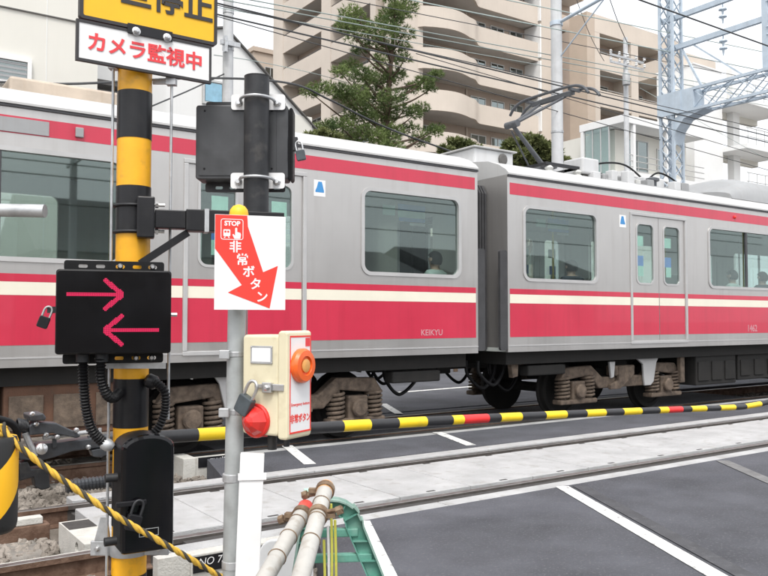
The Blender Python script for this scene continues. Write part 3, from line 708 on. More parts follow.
# seated passengers behind the glass
def person(name, label, loc, rot, shirt):
    root = thing(name, label, 'person', loc, 'passengers in the train')
    me = bpy.data.meshes.new('skel')
    J = {'pel':(0,0,.06),'bel':(0,-.01,.24),'che':(0,.0,.42),'nek':(0,.01,.56),'hed':(0,.03,.66),'top':(0,.02,.79)}
    R = {'pel':.15,'bel':.125,'che':.14,'nek':.055,'hed':.088,'top':.075}
    E = [('pel','bel'),('bel','che'),('che','nek'),('nek','hed'),('hed','top')]
    for s, k in ((-1,'l'),(1,'r')):
        J.update({'sh'+k:(s*.18,0,.49),'el'+k:(s*.23,.08,.24),'wr'+k:(s*.12,.28,.18),'ha'+k:(s*.07,.34,.17),'hp'+k:(s*.10,.06,.05),'kn'+k:(s*.12,.46,.06),'an'+k:(s*.12,.48,-.36),'to'+k:(s*.13,.62,-.42)})
        R.update({'sh'+k:.07,'el'+k:.048,'wr'+k:.03,'ha'+k:.034,'hp'+k:.095,'kn'+k:.065,'an'+k:.042,'to'+k:.038})
        E += [('che','sh'+k),('sh'+k,'el'+k),('el'+k,'wr'+k),('wr'+k,'ha'+k),('pel','hp'+k),('hp'+k,'kn'+k),('kn'+k,'an'+k),('an'+k,'to'+k)]
    ks = list(J); me.from_pydata([J[k] for k in ks], [(ks.index(a), ks.index(b)) for a, b in E], [])
    t = bpy.data.objects.new('tmp', me); C.objects.link(t)
    sk = t.modifiers.new('s', 'SKIN'); sk.use_smooth_shade = True; t.modifiers.new('u', 'SUBSURF').levels = 1
    for i, k in enumerate(ks): me.skin_vertices[0].data[i].radius = (R[k], R[k]); me.skin_vertices[0].data[i].use_root = (k == 'pel')
    m2 = bpy.data.meshes.new_from_object(t.evaluated_get(bpy.context.evaluated_depsgraph_get()))
    bpy.data.objects.remove(t); bpy.data.meshes.remove(me)
    m2.materials.clear()
    for k in (shirt, 'skin', 'trousers'): m2.materials.append(M[k])
    for p in m2.polygons:
        c = p.center; p.material_index = 1 if c.z > .55 or (c.y > .2 and .1 < c.z < .26 and abs(c.x) < .16) else (2 if c.z < .1 else 0); p.use_smooth = True
    b = bpy.data.objects.new('body', m2); C.objects.link(b); b.parent = root
    h = MB(); pr = []
    for i in range(9):
        a = pi * i / 11.5
        pr.append((i, a))
    vsx = []; nn = 16
    for i, a in pr:
        for k in range(nn):
            t_ = 2*pi*k/nn; f = 1.0 if sin(t_) < .3 else .5
            aa = a * f
            vsx.append((.104*sin(aa)*cos(t_), .02 + .115*sin(aa)*sin(t_) , .70 + .125*cos(aa)))
    h.add(vsx, [(i*nn+k, i*nn+(k+1)%nn, (i+1)*nn+(k+1)%nn, (i+1)*nn+k) for i in range(8) for k in range(nn)])
    hm = obj('hair', h, 'hair', None, smooth=80); hm.parent = root
    fc = MB()
    fc.lathe((0,.105,.69),(0,1,0),[(.012,0),(.016,.012),(.004,.03)],8)
    for s in (-1,1): fc.lathe((s*.035,.098,.715),(0,1,0),[(.012,0),(.008,.01)],8)
    for s in (-1,1): fc.lathe((s*.085,.02,.70),(s,0,0),[(.03,0),(.03,.015),(.015,.02)],8)
    fm = obj('face_features', fc, 'skin', None, smooth=60); fm.parent = root
    root.rotation_euler.z = rot; return root
for px, rot, sh, lab in ((436, .25, 'shirt_white', 'seated passenger in a white shirt with dark hair, left train car window'),
                     (572, -.15, 'shirt_dark', 'dark haired passenger low in the window beside the train gap, right car'),
                     (733, .1, 'shirt_white', 'dark haired passenger in pale top behind the long window, right car'),
                     (763, -.2, 'shirt_dark', 'dark clothed passenger at the right edge of the long window')):
    p = PY(px, 270, 8.80); person('person', lab, (p.x, 8.80, 1.70), rot, sh)
# ------------------------------------------------------------------ buildings behind the train
def window_unit(parent, name, P, ax, nrm, w, h, curtain=True, split=True, frame_mat='alu_frame'):
    """window lying on a wall: P centre, ax unit vector along the wall, nrm outward"""
    F = frame3(P, Vector(ax), -Vector(nrm), Vector((0,0,1)))
    fr = MB(F).holed([(-w/2,-h/2),(w/2,-h/2),(w/2,h/2),(-w/2,h/2)], [[(-w/2+.07,-h/2+.07),(w/2-.07,-h/2+.07),(w/2-.07,h/2-.07),(-w/2+.07,h/2-.07)]], -.05, .04)
    if split: fr.box(-.035, .035, -.04, .03, -h/2+.071, h/2-.071)
    o = obj(name, fr, frame_mat, parent)
    obj('pane', MB(F).box(-w/2+.07, w/2-.07, -.012, -.006, -h/2+.07, h/2-.07), 'house_glass', o)
    if curtain:
        k = MB(F); r = random.random()
        if r < .75: k.box(-w/2+.08, -w/2+.08+w*random.uniform(.2,.45), .015, .025, -h/2+.08, h/2-.08)
        if r > .35: k.box(w/2-.08-w*random.uniform(.15,.4), w/2-.08, .015, .025, -h/2+.08, h/2-.08)
        if k.v: obj('curtain', k, 'curtain', o)
    return o
# --- beige apartment block with curved balconies
AX, AY = 32.0, 45.2                     # west wall plane, back wall of the front balconies
apt = thing('apartment_building', 'tall beige apartment block with curved balconies behind the pine tree', 'building', (AX, AY, 0))
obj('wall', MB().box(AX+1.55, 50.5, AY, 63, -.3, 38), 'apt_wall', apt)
ZK = [17.4 + 2.9*k for k in range(-5, 7)]
# front: corner pier, end wall and cross walls
obj('corner_pier', MB().box(AX-.02, AX+1.5, AY-1.9, AY+.6, -.3, 38), 'apt_beige', apt)
obj('end_wall', MB().box(45.3, 47.0, AY-1.75, AY-.01, -.3, 38), 'apt_beige', apt)
def front_path():
    pts = [(AX+1.0, AY-1.85), (AX+1.3, AY-2.25)]
    for k in range(13):
        t = k/12; pts.append((AX+1.5 + 4.2*t, AY - 2.35 - .55*sin(pi*min(1, t*1.05))))
    for k in range(1, 9):
        t = k/8; s = t*t*(3-2*t); pts.append((AX+5.7 + 1.5*t, AY - 2.33 + .85*s))
    pts.append((45.29, AY-1.48)); return pts
FP = front_path()
def ribbon(mb, path, z0, z1, th):
    n = len(path); vs = []
    for i, (x, y) in enumerate(path):
        a = Vector(path[min(i+1,n-1)]) - Vector(path[max(i-1,0)]); nn = Vector((-a.y, a.x)).normalized()
        for z in (z0, z1):
            vs.append((x, y, z)); vs.append((x + nn.x*th, y + nn.y*th, z))
    fs = []
    for i in range(n-1):
        b = i*4; c = b+4
        fs += [(b, c, c+2, b+2), (b+1, b+3, c+3, c+1), (b+2, c+2, c+3, b+3), (b, b+1, c+1, c)]
    fs += [(0,2,3,1), ((n-1)*4, (n-1)*4+1, (n-1)*4+3, (n-1)*4+2)]
    return mb.add(vs, fs)
for k, z in enumerate(ZK):
    obj('balcony', ribbon(MB(), FP, z-1.45, z, .16), 'apt_beige', apt, smooth=50)
    slab = [(x, y + .02) for x, y in FP] + [(45.29, AY-.01), (AX+1.0, AY-.01)]
    obj('balcony_floor', MB().prism(slab, z-1.40, z-1.22, 'z'), 'apt_soffit', apt)
    if 2 <= k <= 8:
        zc = z + .15
        for x, w, h in ((AX+3.2,1.7,1.7),(AX+5.6,.75,1.0),(AX+8.2,1.55,1.6),(AX+10.2,1.4,1.6),(AX+12.2,1.4,1.6)):
            window_unit(apt, 'window', (x, AY-.03, zc+.1), (1,0,0), (0,-1,0), w, h, True, w > 1)
        obj('drain_pipe', MB().cyl((AX+7.0, AY-.1, z-1.2), (AX+7.0, AY-.1, z+1.45), .05, n=8), 'apt_beige', apt)
        ac_ = obj('air_conditioner', MB().box(AX+7.15, AX+7.6, AY-.4, AY-.05, z-.5, z+.1), 'house_white', apt, bevel=.02)
    # side return with grey reveal
    obj('reveal', MB().box(45.15, 45.295, AY-1.72, AY-.01, z-1.2, z+1.44), 'house_white', apt)
# second recessed bay right of the end wall
for k, z in enumerate(ZK):
    obj('balcony', MB().box(47.01, 50.4, AY-1.6, AY-1.45, z-1.3, z-.1), 'apt_tile', apt)
    obj('balcony_floor', MB().box(47.01, 50.4, AY-1.44, AY-.01, z-1.3, z-1.1), 'apt_soffit', apt)
    if 3 <= k <= 8: window_unit(apt, 'window', (48.6, AY-.03, z+.1), (1,0,0), (0,-1,0), 1.4, 1.8)
# west side: piers, balconies, soffits
for y0, y1 in ((46.9,47.6),(53.2,54.6),(61.2,63.0)):
    obj('pier', MB().box(AX-.02, AX+1.5, y0, y1, -.3, 38), 'apt_beige', apt)
for k, z in enumerate(ZK):
    for y0, y1 in ((47.61,53.19),(54.61,61.19)):
        obj('balcony', MB().box(AX+.02, AX+.18, y0, y1, z-1.45, z), 'apt_beige', apt)
        obj('balcony_floor', MB().box(AX+.181, AX+1.549, y0, y1, z-1.40, z-1.22), 'apt_soffit', apt)
        if 3 <= k <= 8:
            window_unit(apt, 'window', (AX+1.52, (y0+y1)/2, z+.15), (0,-1,0), (-1,0,0), 3.4, 1.9)
            obj('handrail', MB().cyl((AX+.1, y0, z+.12), (AX+.1, y1, z+.12), .03, n=6), 'trim_dark', apt)
# --- plain beige block on the right of it
BX, BY = 47.7, 41.0
blk = thing('apartment_building', 'square beige apartment block with dark recessed balconies behind the utility pole', 'building', (BX, BY, 0))
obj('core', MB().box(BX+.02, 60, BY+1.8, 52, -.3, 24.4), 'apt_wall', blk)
obj('side_wall', MB().box(BX, BX+.9, BY, BY+1.79, -.3, 24.6), 'apt_tile', blk)
for x0, x1 in ((BX+.901, BX+1.5), (53.0, 53.9), (57.2, 58.2)):
    obj('pier', MB().box(x0, x1, BY+.02, BY+1.79, -.3, 24.0), 'apt_beige', blk)
obj('parapet', MB().box(BX+.901, 60, BY+.01, BY+1.79, 24.001, 25.4), 'apt_beige', blk); obj('parapet', MB().box(BX+.0, BX+.9, BY, BY+1.79, 24.601, 25.4), 'apt_tile', blk)
for z in (8.0, 10.9, 13.8, 16.7, 19.6, 22.5):
    for x0, x1 in ((BX+1.501, 52.999), (53.901, 57.199)):
        obj('balcony', MB().box(x0, x1, BY+.05, BY+.2, z-1.4, z-.1), 'apt_beige', blk)
        obj('balcony_floor', MB().box(x0, x1, BY+.201, BY+1.799, z-1.35, z-1.2), 'apt_soffit', blk)
        if z > 13: window_unit(blk, 'window', ((x0+x1)/2, BY+1.76, z+.05), (1,0,0), (0,-1,0), 2.2, 1.9)
        obj('handrail', MB().cyl((x0, BY+.12, z+.05), (x1, BY+.12, z+.05), .03, n=6), 'alu_frame', blk)
# --- low terrace house with glass wall
TX = PY(624, 114, 30).x; TYY = 30.0; tz = PY(624, 114, 30).z
ter = thing('terrace_house', 'low white house with flat canopy, posts and glass wall behind the train roof', 'building', (TX, TYY, 0))
obj('core', MB().box(TX+.9, TX+8, TYY+1.4, TYY+8, -.3, tz-.5), 'house_cream', ter)
obj('canopy', MB().box(TX, TX+8, TYY, TYY+3.4, tz-.45, tz), 'house_white', ter, bevel=.02)
for x, y in ((TX+.12, TYY+3.2), (TX+1.0, TYY+.15), (TX+4.2, TYY+.15)):
    obj('post', MB().box(x-.11, x+.11, y-.11, y+.11, -.3, tz-.451), 'house_white', ter)
obj('floor_slab', MB().box(TX, TX+8, TYY, TYY+3.4, tz-3.6, tz-3.3), 'house_white', ter)
gw = obj('glass_wall', MB().box(TX+.1, TX+.14, TYY+1.2, TYY+3.05, tz-3.3, tz-.46), 'clear_glass', ter)
for k in range(4):
    y = TYY+1.2 + k*.62; obj('glass_post', MB().box(TX+.08, TX+.16, y-.03, y+.03, tz-3.3, tz-.46), 'alu_frame', ter)
window_unit(ter, 'window', (TX+3.0, TYY+1.37, tz-1.9), (1,0,0), (0,-1,0), 2.0, 2.0)
window_unit(ter, 'window', (TX+5.6, TYY+1.37, tz-1.9), (1,0,0), (0,-1,0), 1.4, 1.4)
for z in (tz-2.3, tz-2.65, tz-3.0): obj('railing', MB().cyl((TX+.1, TYY+.1, z), (TX+8, TYY+.1, z), .03, n=6), 'alu_frame', ter)
# --- white stair tower with open landings
a = PY(693, 64, 32); SX, SY, SZ = a.x, 32.0, a.z
SX1 = PY(722, 100, 32).x; SY1 = PX(657, 100, SX).y
tow = thing('white_building', 'white plain walled building with open landings behind the steel lattice mast', 'building', (SX, SY, 0))
obj('wall', MB().box(SX, SX1, SY, SY1, -.3, SZ), 'house_white', tow)
obj('parapet_cap', MB().box(SX-.06, SX1+.06, SY-.06, SY1+.06, SZ+.001, SZ+.10), 'house_white', tow)
obj('roof_wall', MB().box(SX+.6, SX1+1.2, SY+1.2, SY1+2, SZ+.101, SZ+1.3), 'apt_beige', tow)
def zat(px, py): return PY(px, py, 31).z
for zt in (zat(745, 147), zat(745, 147) + 3.1, zat(745,147) - 3.1):
    obj('landing', MB().box(SX1+.001, SX1+5.5, SY-1.8, SY+.6, zt-.32, zt), 'house_white', tow)
    obj('landing_beam', MB().box(SX1+.001, SX1+5.5, SY+.601, SY+1.1, zt-.7, zt+.0), 'house_cream', tow)
    for z in (zt+.5, zt+1.1): obj('railing', MB().cyl((SX1, SY-1.75, z), (SX1+5.5, SY-1.75, z), .03, n=6), 'alu_frame', tow)
    for k in range(6): x = SX1+.2+k*1.05; obj('railing_post', MB().cyl((x, SY-1.75, zt), (x, SY-1.75, zt+1.1), .025, n=6), 'alu_frame', tow)
obj('column', MB().box(SX1+1.5, SX1+2.3, SY+.1, SY+.59, -.3, zat(745,147)+6), 'house_white', tow)
# --- cream wall house at the left
e = PY(98, 40, 15.2); hx1 = e.x
hl = thing('house', 'cream sided house wall above the left train window', 'building', (hx1-5, 15.2, 0))
obj('wall', MB().box(-9, hx1, 15.2, 24, -.3, 14), 'house_cream', hl)
for z in (PY(30, 13, 15.2).z, PY(30,13,15.2).z-3.0): obj('siding_joint', MB().box(-9, hx1-.005, 15.17, 15.199, z, z+.02), 'trim_dark', hl)
for k in range(16):
    x = hx1 - .91*(k+1); obj('siding_seam', MB().box(x, x+.012, 15.192, 15.1995, -.3, 13.9), 'house_white', hl)
p = PY(8, 71, 15.2)
wf = window_unit(hl, 'window', (p.x-.15, 15.17, p.z), (1,0,0), (0,-1,0), 1.05, .52, False, False, 'house_white')
for k in range(5): obj('louvre', MB().box(p.x-.6, p.x+.3, 15.15, 15.158, p.z-.2+k*.08, p.z-.16+k*.08), 'roof_grey', wf)
# --- white gable house
GY = 24.0
pk = PY(225, 27, GY); ev = PY(320, 134, GY); sl = (ev.z - pk.z)/(ev.x - pk.x)
gx1 = ev.x + 1.6; gz1 = ev.z + sl*1.6; gx0 = pk.x - 2.6; gz0 = pk.z + 2.6*sl*.35
gb = thing('house', 'white gabled house behind the black pipe and utility pole', 'building', (pk.x, GY, 0))
wallp = [(gx0,-.3),(gx1-.35,-.3),(gx1-.35,gz1-.06-sl*.35),(pk.x,pk.z-.06),(gx0,gz0-.06)]
obj('wall', MB().prism(wallp, GY, GY+9), 'house_white', gb)
obj('roof', MB().prism([(pk.x,pk.z),(gx1,gz1),(gx1,gz1-.05),(pk.x,pk.z-.055)], GY-.12, GY+9.3), 'trim_dark', gb)
obj('roof', MB().prism([(pk.x-.001,pk.z),(gx0-.3,gz0),(gx0-.3,gz0-.05),(pk.x-.001,pk.z-.055)], GY-.12, GY+9.3), 'trim_dark', gb)
p = PY(213, 93, GY); w_ = window_unit(gb, 'window', (p.x, GY-.03, p.z), (1,0,0), (0,-1,0), .75, .8, False, False)
obj('blue_sheet', MB().box(p.x-.28, p.x+.28, GY-.06, GY-.05, p.z-.3, p.z+.3), pm('pale_blue', (.25,.45,.58), .5), w_)
p = PY(304, 125, GY); obj('louvre_panel', MB().box(p.x-.6, p.x+.3, GY-.04, GY-.005, p.z-.35, p.z+.3), 'house_cream', gb, bevel=.01)
# --- dark trimmed white house between the two
p = PY(108, 78, 21)
hm = thing('house', 'white house with dark eaves seen under the white sign', 'building', (p.x, 21, 0))
obj('wall', MB().box(p.x-3, gx0-.4, 21, 23.5, -.3, PY(110,60,21).z+.2), 'house_white', hm)
z = PY(110, 89, 21).z; obj('eaves', MB().box(p.x-3.2, PY(122,90,21).x, 20.5, 20.99, z-.05, z+.07), 'trim_dark', hm)
window_unit(hm, 'window', (PY(108,98,21).x, 20.97, z-.5), (1,0,0), (0,-1,0), 1.1, .7, False)
# --- brown far building
p = PY(254, 51, 80); q = PY(283, 60, 80)
fb = thing('apartment_building', 'far brown flat topped building left of the beige apartment block', 'building', (p.x, 80, 0))
obj('wall', MB().box(p.x, q.x+12, 80, 92, -.3, p.z), 'apt_tile', fb)
obj('parapet', MB().box(p.x-.2, q.x+12.2, 79.8, 92.2, p.z+.001, p.z+.5), 'apt_tile', fb)
for k in range(3): window_unit(fb, 'window', (p.x+2+k*2.5, 79.96, p.z-2.2), (1,0,0), (0,-1,0), 1.4, 1.4, False)
# --- house behind the viewer, seen as a reflection in the train windows
rh = thing('house', 'dark roofed house across the road mirrored in the left train window', 'building', (10,-16,0))
obj('wall', MB().box(7.2, 14.5, -24, -16, -.3, 4.4), 'house_cream', rh)
obj('roof', MB().prism([(-25,4.2),(-15.2,4.2),(-20,6.9)], 6.4, 15.2, 'x'), 'roof_tile', rh)
for x in (8.6, 11.4): window_unit(rh, 'window', (x, -15.97, 2.2), (-1,0,0), (0,1,0), 1.6, 1.3)

for k, (x0, x1, h, m_) in enumerate(((-22,-13,3.2,'house_cream'),(-11,-3,3.6,'apt_wall'),(-2,5.4,2.9,'house_cream'),(16.5,26,3.8,'apt_wall'),(28,40,4.2,'house_white'))):
    r_ = thing('house', ['cream house far left across the road behind the viewer','tall tan house left across the road behind the viewer','low cream house straight across the road behind the viewer','tan house right across the road behind the viewer','white house far right across the road behind the viewer'][k], 'building', (x0,-17,0))
    obj('wall', MB().box(x0, x1, -26, -17, -.3, h), m_, r_)
    obj('roof', MB().prism([(-27,h-.1),(-16.3,h-.1),(-21.5,h+1.7)], x0-.5, x1+.5, 'x'), 'roof_tile', r_)
    for j in range(3): window_unit(r_, 'window', (x0+1.6+j*(x1-x0-3)/2, -16.97, 1.7), (-1,0,0), (0,1,0), 1.6, 1.3)
# ------------------------------------------------------------------ masts, poles and wires
def taper_pole(name, label, x, y, r0, r1, z1, mat, cat='pole'):
    t = thing(name, label, cat, (x, y, -.3))
    obj('shaft', MB().cyl((x,y,-.3), (x,y,z1), r0, r1, n=20), mat, t, smooth=40); return t
p = PY(557, 100, 13.0); CPX = p.x
cp = taper_pole('catenary_pole', 'tall pale concrete pole behind the pantograph', CPX, 13.0, .155, .12, 11.5, 'pole_concrete')
z = PY(553, 23, 13.0).z
obj('bracket_arm', MB().cyl((CPX,13,z), (CPX+.1,10.6,z+.35), .04, n=10).cyl((CPX,13,z-.05),(CPX,13,z+.05),.15,n=16), 'mast_blue', cp, smooth=40)
obj('bracket_stay', MB().cyl((CPX,13,z-.9), (CPX+.06,11.6,z+.18), .018, n=6), 'mast_blue', cp)
obj('pole_band', MB().cyl((CPX,13,5.95), (CPX,13,6.0), .147, n=20), 'galvanised', cp)
obj('arm_insulator', MB().lathe((CPX+.1,10.6,z+.3), (0,0,-1), [(.02,0),(.08,.05),(.03,.09),(.08,.14),(.03,.18),(.02,.3)], 10), 'insulator', cp, smooth=40)
obj('side_pipe', MB().cyl((CPX+.3,13.1,-.3), (CPX+.3,13.1,5.0), .03, n=8), 'pole_concrete', cp)
def lattice(mb, p0, p1, u, v, n, w=.05, th=.035):
    """four-legged lattice between p0 and p1, half sizes as vectors u, v"""
    p0 = Vector(p0); p1 = Vector(p1); u = Vector(u); v = Vector(v)
    for a in (-1,1):
        for b in (-1,1): mb.bar(p0+u*a+v*b, p1+u*a+v*b, w, w)
    for i in range(n):
        s = p0.lerp(p1, i/n); e = p0.lerp(p1, (i+1)/n)
        for d, o in ((u, v), (v, u)):
            for k in (-1, 1):
                mb.bar(s - d + o*k, e + d + o*k, th, .012); mb.bar(s + d + o*k, e - d + o*k, th, .012)
    return mb
p = PY(672, 150, 12.7); MX, MY = p.x, 12.7
ms = thing('lattice_mast', 'pale blue steel lattice mast with portal beam over the tracks at right', 'mast', (MX, MY, -.3))
obj('mast_legs', lattice(MB(), (MX,MY,-.3), (MX,MY,11.5), (.19,0,0), (0,.19,0), 30, .065), 'mast_blue', ms)
zb0, zb1 = PY(672,118,MY).z, PY(672,96,MY).z
obj('gusset', MB().box(MX-.24, MX-.235+.47, MY-.8, MY-.22, zb0, zb1), 'mast_blue', ms)
obj('gusset', MB().box(MX-.27, MX-.23, MY-.45, MY+.24, zb0, zb1), 'mast_blue', ms)
zc = (zb0+zb1)/2
obj('portal_beam', lattice(MB(), (MX,MY-.75,zc), (MX,2.5,zc), (.2,0,0), (0,0,(zb1-zb0)/2-.03), 16, .07, .04), 'mast_blue', ms)
kn = [(MY-.2,zb0-.75),(MY-.28,zb0-.4),(MY-.5,zb0-.15),(MY-1.1,zb0-.01),(MY-1.1,zb0+.06),(MY-.4,zb0-.01),(MY-.2,zb0-.12)]
obj('knee_plate', MB().prism([(a_, b_) for a_, b_ in kn], MX-.21, MX+.21, 'x'), 'mast_blue', ms)
for i, py in enumerate((47, 17)):
    z = PY(662, py, MY).z
    obj('upper_arm', MB().bar((MX,MY+.25,z), (MX,5.5,z+.05), .10, .13), 'mast_blue', ms)
    for y in (11.2, 10.0, 8.2):
        o_ = obj('insulator_string', MB().lathe((MX,y,z-.06), (0,0,-1), [(.015,0),(.02,.1),(.09,.13),(.1,.16),(.03,.19),(.02,.28),(.09,.31),(.1,.34),(.03,.37),(.015,.5)], 12), 'mast_blue', ms, smooth=40)
obj('hanger', MB().box(MX-.07, MX+.07, 10.02, 10.17, zb1-.02, 11.3), 'mast_blue', ms)
obj('brace', MB().bar((MX,MY-.3,PY(662,47,MY).z), (MX+.02,MY-.9,zb1), .05, .05).bar((MX,MY-.6,PY(662,47,MY).z), (MX,MY-2.0,zb1+.05), .04, .04), 'mast_blue', ms)
# utility poles
p = PY(626, 90, 27.5)
up = taper_pole('utility_pole', 'slim grey utility pole with crossarms and insulators in front of beige block', p.x, 27.5, .17, .12, PY(623, 37, 27.5).z, 'pole_concrete')
for py, dz in ((60,0),(67,0)):
    z = PY(624, py, 27.5).z
    obj('crossarm', MB().bar((p.x-1.5,27.3,z),(p.x+1.5,27.5,z+.15),.08,.1), 'galvanised', up)
    for k in range(5):
        x = p.x-1.4+k*.7; obj('pin_insulator', MB().lathe((x,27.35,z+.08+.05*k/2),(0,0,1),[(.03,0),(.09,.05),(.05,.1),(.09,.15),(.04,.2)],8), 'house_white', up)
z = PY(624, 78, 27.5).z; obj('transformer', MB().lathe((p.x-.35,27.2,z-.5),(0,0,1),[(.05,0),(.2,.02),(.2,.6),(.12,.7)],14), 'roof_grey', up, smooth=40)
p = PY(228, 60, 20.0)
u2 = taper_pole('utility_pole', 'grey concrete utility pole left of the black pipe behind the train', p.x, 20.0, .17, .125, 14.5, 'pole_concrete')
for py in (44, 49, 12): 
    z = PY(228, py, 20).z; obj('pole_band', MB().cyl((p.x,20,z-.05),(p.x,20,z+.05),.155,n=16), 'galvanised', u2)
obj('pole_hardware', MB().box(p.x-.3,p.x+.25,19.75,19.85,PY(228,46,20).z-.06,PY(228,46,20).z+.06).box(p.x-.22,p.x-.14,19.7,19.85,PY(228,52,20).z-.1,PY(228,40,20).z), 'galvanised', u2)
u3 = taper_pole('utility_pole', 'utility pole across the road mirrored in the left train window', 6.95, -12, .16, .11, 9.0, 'pole_concrete')
obj('crossarm', MB().bar((6.95,-12.9,7.0),(6.95,-11.1,7.0),.09,.09), 'galvanised', u3)
# overhead wires (each runs along the railway at its own distance)
def wire(label, x0, x1, y0, y1, z0, z1, r, mat='wire', sag=0.0, n=24):
    pts = [(x0+(x1-x0)*i/n, y0+(y1-y0)*i/n, z0+(z1-z0)*i/n - sag*4*(i/n)*(1-i/n)) for i in range(n+1)]
    return tag(obj('overhead_wire', MB().tube(pts, r, 6), mat, smooth=60), label, 'wire', 'overhead wires')
def wire_px(label, a, b, y, r, mat='wire', ext0=1.2, ext1=1.6, sag=0):
    p = PY(a[0], a[1], y); q = PY(b[0], b[1], y); d = q - p; s = p - d*ext0; e = q + d*ext1
    return wire(label, s.x, e.x, y, y, (p.z+q.z)/2 if False else s.z, e.z, r, mat, sag)
cw = PY(590, 99, TY).z; CWZ = 5.575
wire('contact wire touching the pantograph above the train', -25, 70, TY, TY, CWZ, CWZ, .012, 'wire')
wire('catenary wire just above the contact wire over the train', -25, 70, TY+.05, TY+.05, CWZ+.17, CWZ+.17, .012, 'wire')
wire('thick contact wire over the near track at top right', -25, 70, 6.33, 6.33, 5.6, 5.6, .011, 'wire')
wire('catenary wire over the near track at top right corner', -25, 70, 6.33, 6.33, 6.45, 6.45, .011, 'wire')
wire_px('pale wire starting at the top edge right of the concrete pole', (507,0), (670,33), 12.6, .012, 'wire_pale')
wire_px('pale wire crossing the curved balconies from the top edge', (411,0), (600,38), 12.6, .013, 'wire_pale')
wire_px('upper pale wire of the pair over the pine tree', (300,9), (600,64), 13.2, .011, 'wire_pale')
wire_px('lower pale wire of the pair over the pine tree', (300,14), (600,69), 13.2, .011, 'wire_pale')
wire_px('thin wire sloping across the lattice mast at mid height', (560,112), (768,170), 12.9, .009, 'wire')
wire_px('dark wire just above the contact wire pair near the pine tree', (300,24), (600,92), 10.6, .008, 'wire')
wire_px('thin dark wire across the top of the curved balconies', (420,14), (600,49), 13.4, .009, 'wire')
wire_px('thin pale wire passing over the utility pole crossarms', (500,58), (690,92), 14.5, .009, 'wire_pale')
wire_px('thin dark wire low across the white building', (640,120), (768,158), 12.4, .008, 'wire')
for z_, t_ in ((6.9,'upper'),(6.45,'middle'),(5.5,'lower')): wire(t_ + ' wire of the street line mirrored in the left train window', -30, 50, -11.8, -11.8, z_, z_, .022, 'wire')
def wire_pts(label, pts, r, mat='wire'):
    return tag(obj('overhead_wire', MB().tube(smooth_path(pts, 8), r, 6), mat, smooth=60), label, 'wire', 'overhead wires')
wire_pts('black sagging cable from the signs down past the pine tree', [PY(-60,78,14.5), PY(60,84,14.5), PY(200,78,14.5), PY(288,83,14.6), PY(330,100,14.8), PY(385,127,15), PY(450,151,15.2), PY(520,176,15.4)], .022)
wire_pts('thin black service wire between house and utility pole', [PY(100,128,18.5), PY(157,104,19), PY(190,90,19.5), PY(224,74,19.9)], .02)
wire_pts('thin drop wire rising to the crossarms of the utility pole', [PY(573,-10,24), PY(590,35,26), PY(604,61,27.4)], .015)
wire_pts('thin stay wire running up from the slim utility pole', [PY(606,-12,25), PY(618,22,26.5), PY(628,44,27.4)], .02)
wire_pts('thin grey wire between utility pole and beige block at left', [PY(214,55,20), PY(260,62,22), PY(320,75,25), PY(372,90,28)], .012, 'wire_pale')
wire_pts('thin wire sagging across the stair tower landings', [PY(640,88,28), PY(690,116,26), PY(768,160,24)], .012, 'wire_pale')

# ------------------------------------------------------------------ vegetation
def blades(clumps, n_per, ln, wd, up=.35):
    vs = []; fs = []
    for c, r, dens in clumps:
        c = Vector(c)
        for _ in range(int(n_per * dens)):
            d = Vector((random.gauss(0,1), random.gauss(0,1), random.gauss(0,.7))).normalized() * (r * random.random()**.45)
            p = c + Vector((d.x, d.y, d.z*.62))
            ax = (d.normalized()*.7 + Vector((random.gauss(0,.4), random.gauss(0,.4), up+random.gauss(0,.3)))).normalized()
            for k in range(7):
                t = (ax + Vector((random.gauss(0,.55), random.gauss(0,.55), random.gauss(0,.45)))).normalized()
                s = t.orthogonal().normalized(); s.rotate(Matrix.Rotation(random.uniform(0,6.28), 3, t))
                l = ln * random.uniform(.6, 1.2); w = wd * random.uniform(.7, 1.2); b = len(vs)
                vs += [p - s*w*.5, p + s*w*.5, p + t*l]; fs.append((b, b+1, b+2))
    mb = MB(); mb.v = [tuple(v) for v in vs]; mb.f = fs; mb.m = [0]*len(fs); return mb
def raw(name, mb, mat, parent):
    me = bpy.data.meshes.new(name); o0 = ORG[parent]
    me.from_pydata([(x-o0.x, y-o0.y, z-o0.z) for x, y, z in mb.v], [], mb.f); me.materials.append(M[mat])
    o = bpy.data.objects.new(name, me); C.objects.link(o); o.parent = parent; return o
TRY = 26.0
tb = PY(388, 150, TRY)
pine = thing('pine_tree', 'tall pine tree with layered dark green branches before the beige apartments', 'tree', (tb.x, TRY, -.3))
def trunk_at(z):
    return Vector((tb.x + .12*sin(z*.5) + .05*z*.25, TRY + .1*cos(z*.7), z))
tp = [trunk_at(z) for z in [-.3, 2, 4, 6, 8, 10, 12, 13.5, 15.2]]
obj('trunk', MB().tube(smooth_path(tp, 4), lambda i: .26*(1 - i/36), 10), 'bark', pine, smooth=60)
